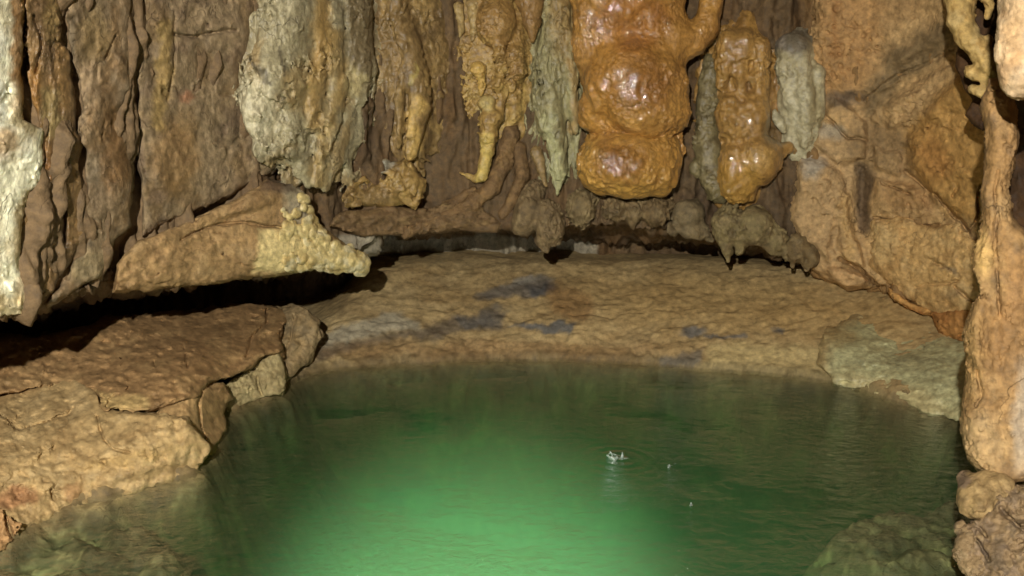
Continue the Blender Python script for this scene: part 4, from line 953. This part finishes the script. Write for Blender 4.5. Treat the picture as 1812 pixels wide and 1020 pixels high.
thing('bank_rock', 'pale sandy crumbling block of the left bank sloping down to the water', 'rock', (-270, 625, 400, 1080), (-60, 80),
      slab([(-260, 660), (-20, 632), (25, 645), (105, 656), (140, 678), (168, 694), (180, 716), (214, 728), (270, 730), (330, 738), (345, 756), (362, 782), (372, 797), (352, 838), (330, 846), (250, 870), (130, 902), (60, 935), (0, 990), (-260, 1070)],
           front(-8, [(80, 720, 60, 30, 0, 8), (160, 770, 60, 10, -15, -8), (280, 790, 60, 20, 5, 10), (60, 800, 80, 26, -15, 10), (250, 835, 120, 10, -14, 8), (30, 880, 36, 22, 0, -10)], nz=[(10, 50, 0.6, 'n'), (8, 24, 0.8, 'b')], seed=104), 13, warp=8, seed=36,
           cuts=[([(0, 730), (40, 760), (120, 735), (130, 720)], 3, 12), ([(170, 735), (190, 790), (230, 800)], 3, 12), ([(90, 865), (98, 885)], 3, 16)]),
      M_MUD, (164, 138, 94), [((142, 116, 76), 60, 0.7, 0.7), ((180, 156, 112), 40, 0.5, 0.7)], [('e', (28, 880, 34, 20, -5), (142, 100, 66), 0.8, 8), ('e', (130, 870, 20, 12, 0), (150, 110, 72), 0.6, 6), ('p', [(-260, 640), (20, 640), (60, 690), (-260, 730)], (160, 126, 80), 0.5, 14), ('e', (235, 810, 90, 12, -12), (150, 122, 72), 0.5, 8)],
      [(7, 40, 3, 'n'), (4, 18, 2, 'n'), (4, 46, 3, 't', (1.6, 0.8, 1)), (3, 26, 1, 'p')], D=D2, step=2.4, seed=104, group=LB)
thing('bank_rock', 'wedge of brown rock split by a dark crack, right of the pale sandy block', 'rock', (260, 655, 430, 825), (-30, 80),
      slab([(270, 745), (300, 700), (350, 684), (396, 680), (408, 704), (396, 730), (400, 762), (374, 806), (330, 800), (280, 770)],
           front(4, [(385, 735, 16, 30, 0, 7)], nz=[(9, 40, 0.8, 'n')], seed=107), 10, warp=6, seed=38, cuts=[([(366, 680), (353, 712), (355, 755), (372, 800)], 2, 14)]),
      M_MUD, (160, 131, 88), [((140, 112, 74), 40, 0.6), ((164, 130, 86), 34, 0.4)], (), [(5, 30, 4, 'n'), (4, 36, 3, 't'), (2, 11, 3, 'n')], D=D1, step=2.4, seed=107, group=LB)
thing('bank_rock', 'small squared cream grey block at the end of the left bank, touching the water', 'rock', (365, 615, 540, 735), (-40, 70),
      slab([(392, 684), (440, 656), (470, 630), (496, 622), (504, 650), (503, 690), (499, 700), (470, 702), (440, 712), (396, 732)],
           front(-8, [(482, 670, 18, 26, 0, 10), (430, 690, 34, 12, -20, 8)], nz=[(5, 26, 1.2, 'n'), (3, 12, 2, 'r')], seed=109), 8, warp=4, seed=40, cuts=[([(455, 665), (462, 700)], 3, 10)]),
      M_MUD, (156, 140, 100), [((132, 116, 80), 34, 0.6), ((158, 144, 104), 30, 0.5)], (), [(3, 24, 4, 'n'), (1.8, 9, 3, 'r')], D=bankD([P_(380, 670, .2), P_(380, 735, 0), P_(500, 630, .22), P_(500, 700, 0), P_(440, 650, .2), P_(440, 715, -.01)]), step=2.0, seed=109, group=LB)
thing('bank_rock', 'small brown corner rock at the left edge, split by a crack above the water', 'rock', (-120, 890, 60, 1020), (-50, 60),
      slab([(-110, 890), (0, 900), (12, 915), (22, 925), (36, 928), (26, 945), (8, 972), (-110, 1010)], front(-8, nz=[(6, 30, 0.8, 'n')], seed=111), 9, warp=5, seed=42, cuts=[([(8, 905), (14, 930), (22, 950)], 3, 26)]),
      M_MUD, (160, 124, 82), [((134, 102, 66), 30, 0.6)], (), [(4, 26, 4, 'n'), (2, 10, 3, 'r')], D=bankD([P_(-110, 890, .1), P_(-110, 1010, -.04), P_(40, 895, .1), P_(40, 960, -.02)]), step=2.2, seed=111, group=LB)

thing('bank_rock', 'rough grey brown rock sloping into the water where the left bank meets the mud', 'rock', (470, 520, 620, 720), (-40, 80),
      slab([(480, 548), (540, 545), (560, 570), (566, 605), (556, 640), (530, 658), (515, 680), (498, 700), (488, 640)],
           front(2, [(520, 600, 20, 50, 10, 8)], nz=[(14, 40, 1, 'n'), (6, 20, 1, 'n')], seed=116), 22, warp=12, seed=46, cuts=[([(520, 560), (512, 610), (502, 650)], 3, 14)]),
      M_MUD, (140, 120, 86), [((112, 98, 74), 40, 0.6), ((150, 126, 86), 34, 0.6)], (), [(5, 30, 4, 'n'), (5, 40, 3, 't'), (3, 12, 3, 'n')], D=bankD([P_(480, 548, .42), P_(600, 560, .40), P_(490, 640, .16), P_(600, 620, .14), P_(500, 700, -.05), P_(600, 660, -.06), P_(540, 600, .26)]), step=2.4, seed=116, group=LB)

# ---- green grey shelf on the right bank
D3 = bankD([P_(1430, 590, .26), P_(1430, 680, -.02), P_(1540, 545, .36), P_(1540, 620, .20), P_(1530, 700, -.03), P_(1640, 560, .36), P_(1640, 640, .2), P_(1620, 735, -.03), P_(1720, 600, .34), P_(1720, 680, .17), P_(1720, 760, 0)])
thing('rock_shelf', 'smooth green grey rock shelf sloping into the water on the right bank', 'rock shelf', (1430, 535, 1790, 775), (-40, 80),
      slab([(1452, 598), (1468, 578), (1508, 562), (1520, 546), (1560, 545), (1620, 552), (1660, 580), (1700, 595), (1770, 610), (1770, 770), (1700, 752), (1600, 720), (1520, 692), (1470, 676), (1440, 640)],
           front(-9, [(1560, 575, 60, 18, 10, 10), (1600, 620, 60, 12, 0, -6)], nz=[(12, 90, 0.5, 'n'), (5, 40, 0.5, 'n')], seed=113), 22, warp=18, seed=44),
      M_DAMP, (170, 166, 124), [((146, 142, 106), 60, 0.6, 0.4), ((160, 152, 110), 50, 0.6, 0.4)], [('e', (1540, 560, 60, 12, 12), (118, 124, 104), 0.7, 8), ('e', (1590, 565, 40, 8, 12), (170, 178, 150), 0.7, 5), ('e', (1490, 600, 26, 14, 0), (150, 126, 80), 0.6, 6), ('e', (1590, 700, 100, 18, 18), (190, 172, 122), 0.6, 10), ('e', (1630, 640, 60, 5, 0), (104, 98, 72), 0.5, 4), ('l', ([(1470, 690), (1445, 640), (1455, 598), (1475, 578), (1512, 560), (1525, 546)], 14), (158, 132, 86), 0.8, 14), ('l', ([(1560, 545), (1640, 560), (1720, 598)], 6), (160, 134, 88), 0.7, 10)],
      [(6, 50, 4, 'n', (1.8, 0.8, 1)), (3, 50, 3, 't', (1.6, 0.6, 1)), (2, 14, 3, 'n', (1.6, 0.8, 1))], D=D3, step=2.4, seed=113)

# ---- splashes of dripping water
m, nt, out = new_mat('splash_water')
b = nt.nodes.new('ShaderNodeBsdfPrincipled'); nt.links.new(b.outputs[0], out.inputs[0])
b.inputs['Base Color'].default_value = (0.14, 0.17, 0.14, 1); b.inputs['Roughness'].default_value = 0.25; b.inputs['Transmission Weight'].default_value = 0.35; b.inputs['IOR'].default_value = 1.33
M_SPLASH = m


def splash(label, px, py, items, group, ring=0):
    f = 0.78
    items = [(k, [(px + (x - px) * f, py + 3 + (y - py - 3) * f, z * f, r * 0.85) for x, y, z, r in pts]) for k, pts in items]
    d = float(d_at_height(py, 0.0))
    bb = (px - 45, py - 35, px + 45, py + 25)
    o = build('water_splash', bb, (-32, 32), lambda a, c: d + 0 * a, blobs(items, 2.5), M_SPLASH, lambda a, c, z: np.ones((len(a), 3)) * 0.8, [(0.8, 6, 2, 'n')], 1.2)
    tag(o, label, 'splash', group)


SG = 'splashes of dripping water'
splash('crown shaped white splash with two upright spikes on the green pool', 1086, 808,
       [('c', [(1072, 805, -2, 2.2), (1080, 810, -8, 3.2), (1088, 815, -10, 3.2), (1094, 808, -6, 2.6)]), ('c', [(1088, 816, -10, 4), (1085, 820, -10, 2)]), ('c', [(1084, 809, -4, 3), (1081, 800, -4, 2.0), (1078, 797, -4, 2.6)]),
        ('c', [(1104, 812, 0, 4), (1106, 805, 0, 2.4), (1105, 797, 0, 1.6)]), ('c', [(1096, 812, -4, 2), (1112, 812, 4, 2), (1122, 811, 6, 1.4)]), ('c', [(1070, 806, 0, 1.6), (1078, 800, 10, 1.6), (1100, 806, 12, 1.4)])], SG)
splash('small slanting white splash right of the crown shaped splash', 1184, 824, [('c', [(1181, 828, -2, 1.8), (1184, 824, 0, 2.6), (1186, 820, 0, 1.4)]), ('c', [(1184, 827, 0, 1.2), (1200, 818, 10, 1.0)])], SG)
splash('faint round droplet splash nearest to the viewer on the green pool', 1223, 892, [('c', [(1221, 894, 0, 2.4), (1226, 893, 2, 2.0)]), ('c', [(1223, 893, 0, 2.2), (1223, 888, 0, 1.6)])], SG)

# ------------------------------------------------------------------ light: the caver's lamp up and left of the camera, and a torch held low at the pool
def lamp(name, typ, off, energy, color, **kw):
    l = bpy.data.lights.new(name, typ); l.energy = energy; l.color = color
    for k, v in kw.items(): setattr(l, k, v)
    o = bpy.data.objects.new(name, l); COL.objects.link(o)
    o.location = Vector(CAM + RIGHT * off[0] + UP * off[1] + FWD * off[2])
    return o


head = lamp('head_lamp', 'POINT', (-0.62, 0.83, -1.3), 1900, (1.0, 0.955, 0.87), shadow_soft_size=0.035)
for nm, en, ang, tx, ty in (('torch_hot_spot', 10500, 35, 830, 1150), ('torch_spill', 1300, 50, 980, 1130)):   # one hand torch: a bright core and a wide spill
    torch = lamp(nm, 'SPOT', (-0.1, -0.1, 0.2), en, (1.0, 0.98, 0.9), shadow_soft_size=0.03, spot_size=rad(ang), spot_blend=1.0)
    tgt = Vector(at(np.array(float(tx)), np.array(float(ty)), np.array(2.8)))
    torch.rotation_euler = (tgt - torch.location).to_track_quat('-Z', 'Y').to_euler()

w = bpy.data.worlds.new('World'); SC.world = w; w.use_nodes = True
w.node_tree.nodes['Background'].inputs[0].default_value = (1.0, 0.9, 0.75, 1)
w.node_tree.nodes['Background'].inputs[1].default_value = 0.005

# ------------------------------------------------------------------ camera and render settings
cam = bpy.data.cameras.new('camera'); co = bpy.data.objects.new('camera', cam); COL.objects.link(co)
cam.sensor_width = 36; cam.lens = F * 36 / 1812; cam.clip_end = 200
co.location = CAM; co.rotation_euler = (rad(90) - PITCH, 0, 0)
SC.camera = co
SC.view_settings.view_transform = 'Standard'; SC.view_settings.look = 'None'
SC.view_settings.exposure = 0; SC.view_settings.gamma = 1
SC.cycles.use_denoising = True
SC.cycles.max_bounces = 6; SC.cycles.volume_bounces = 1; SC.cycles.transparent_max_bounces = 8
SC.cycles.sample_clamp_indirect = 4
for o in list(bpy.data.objects):
    if '_o' in o: del o['_o']
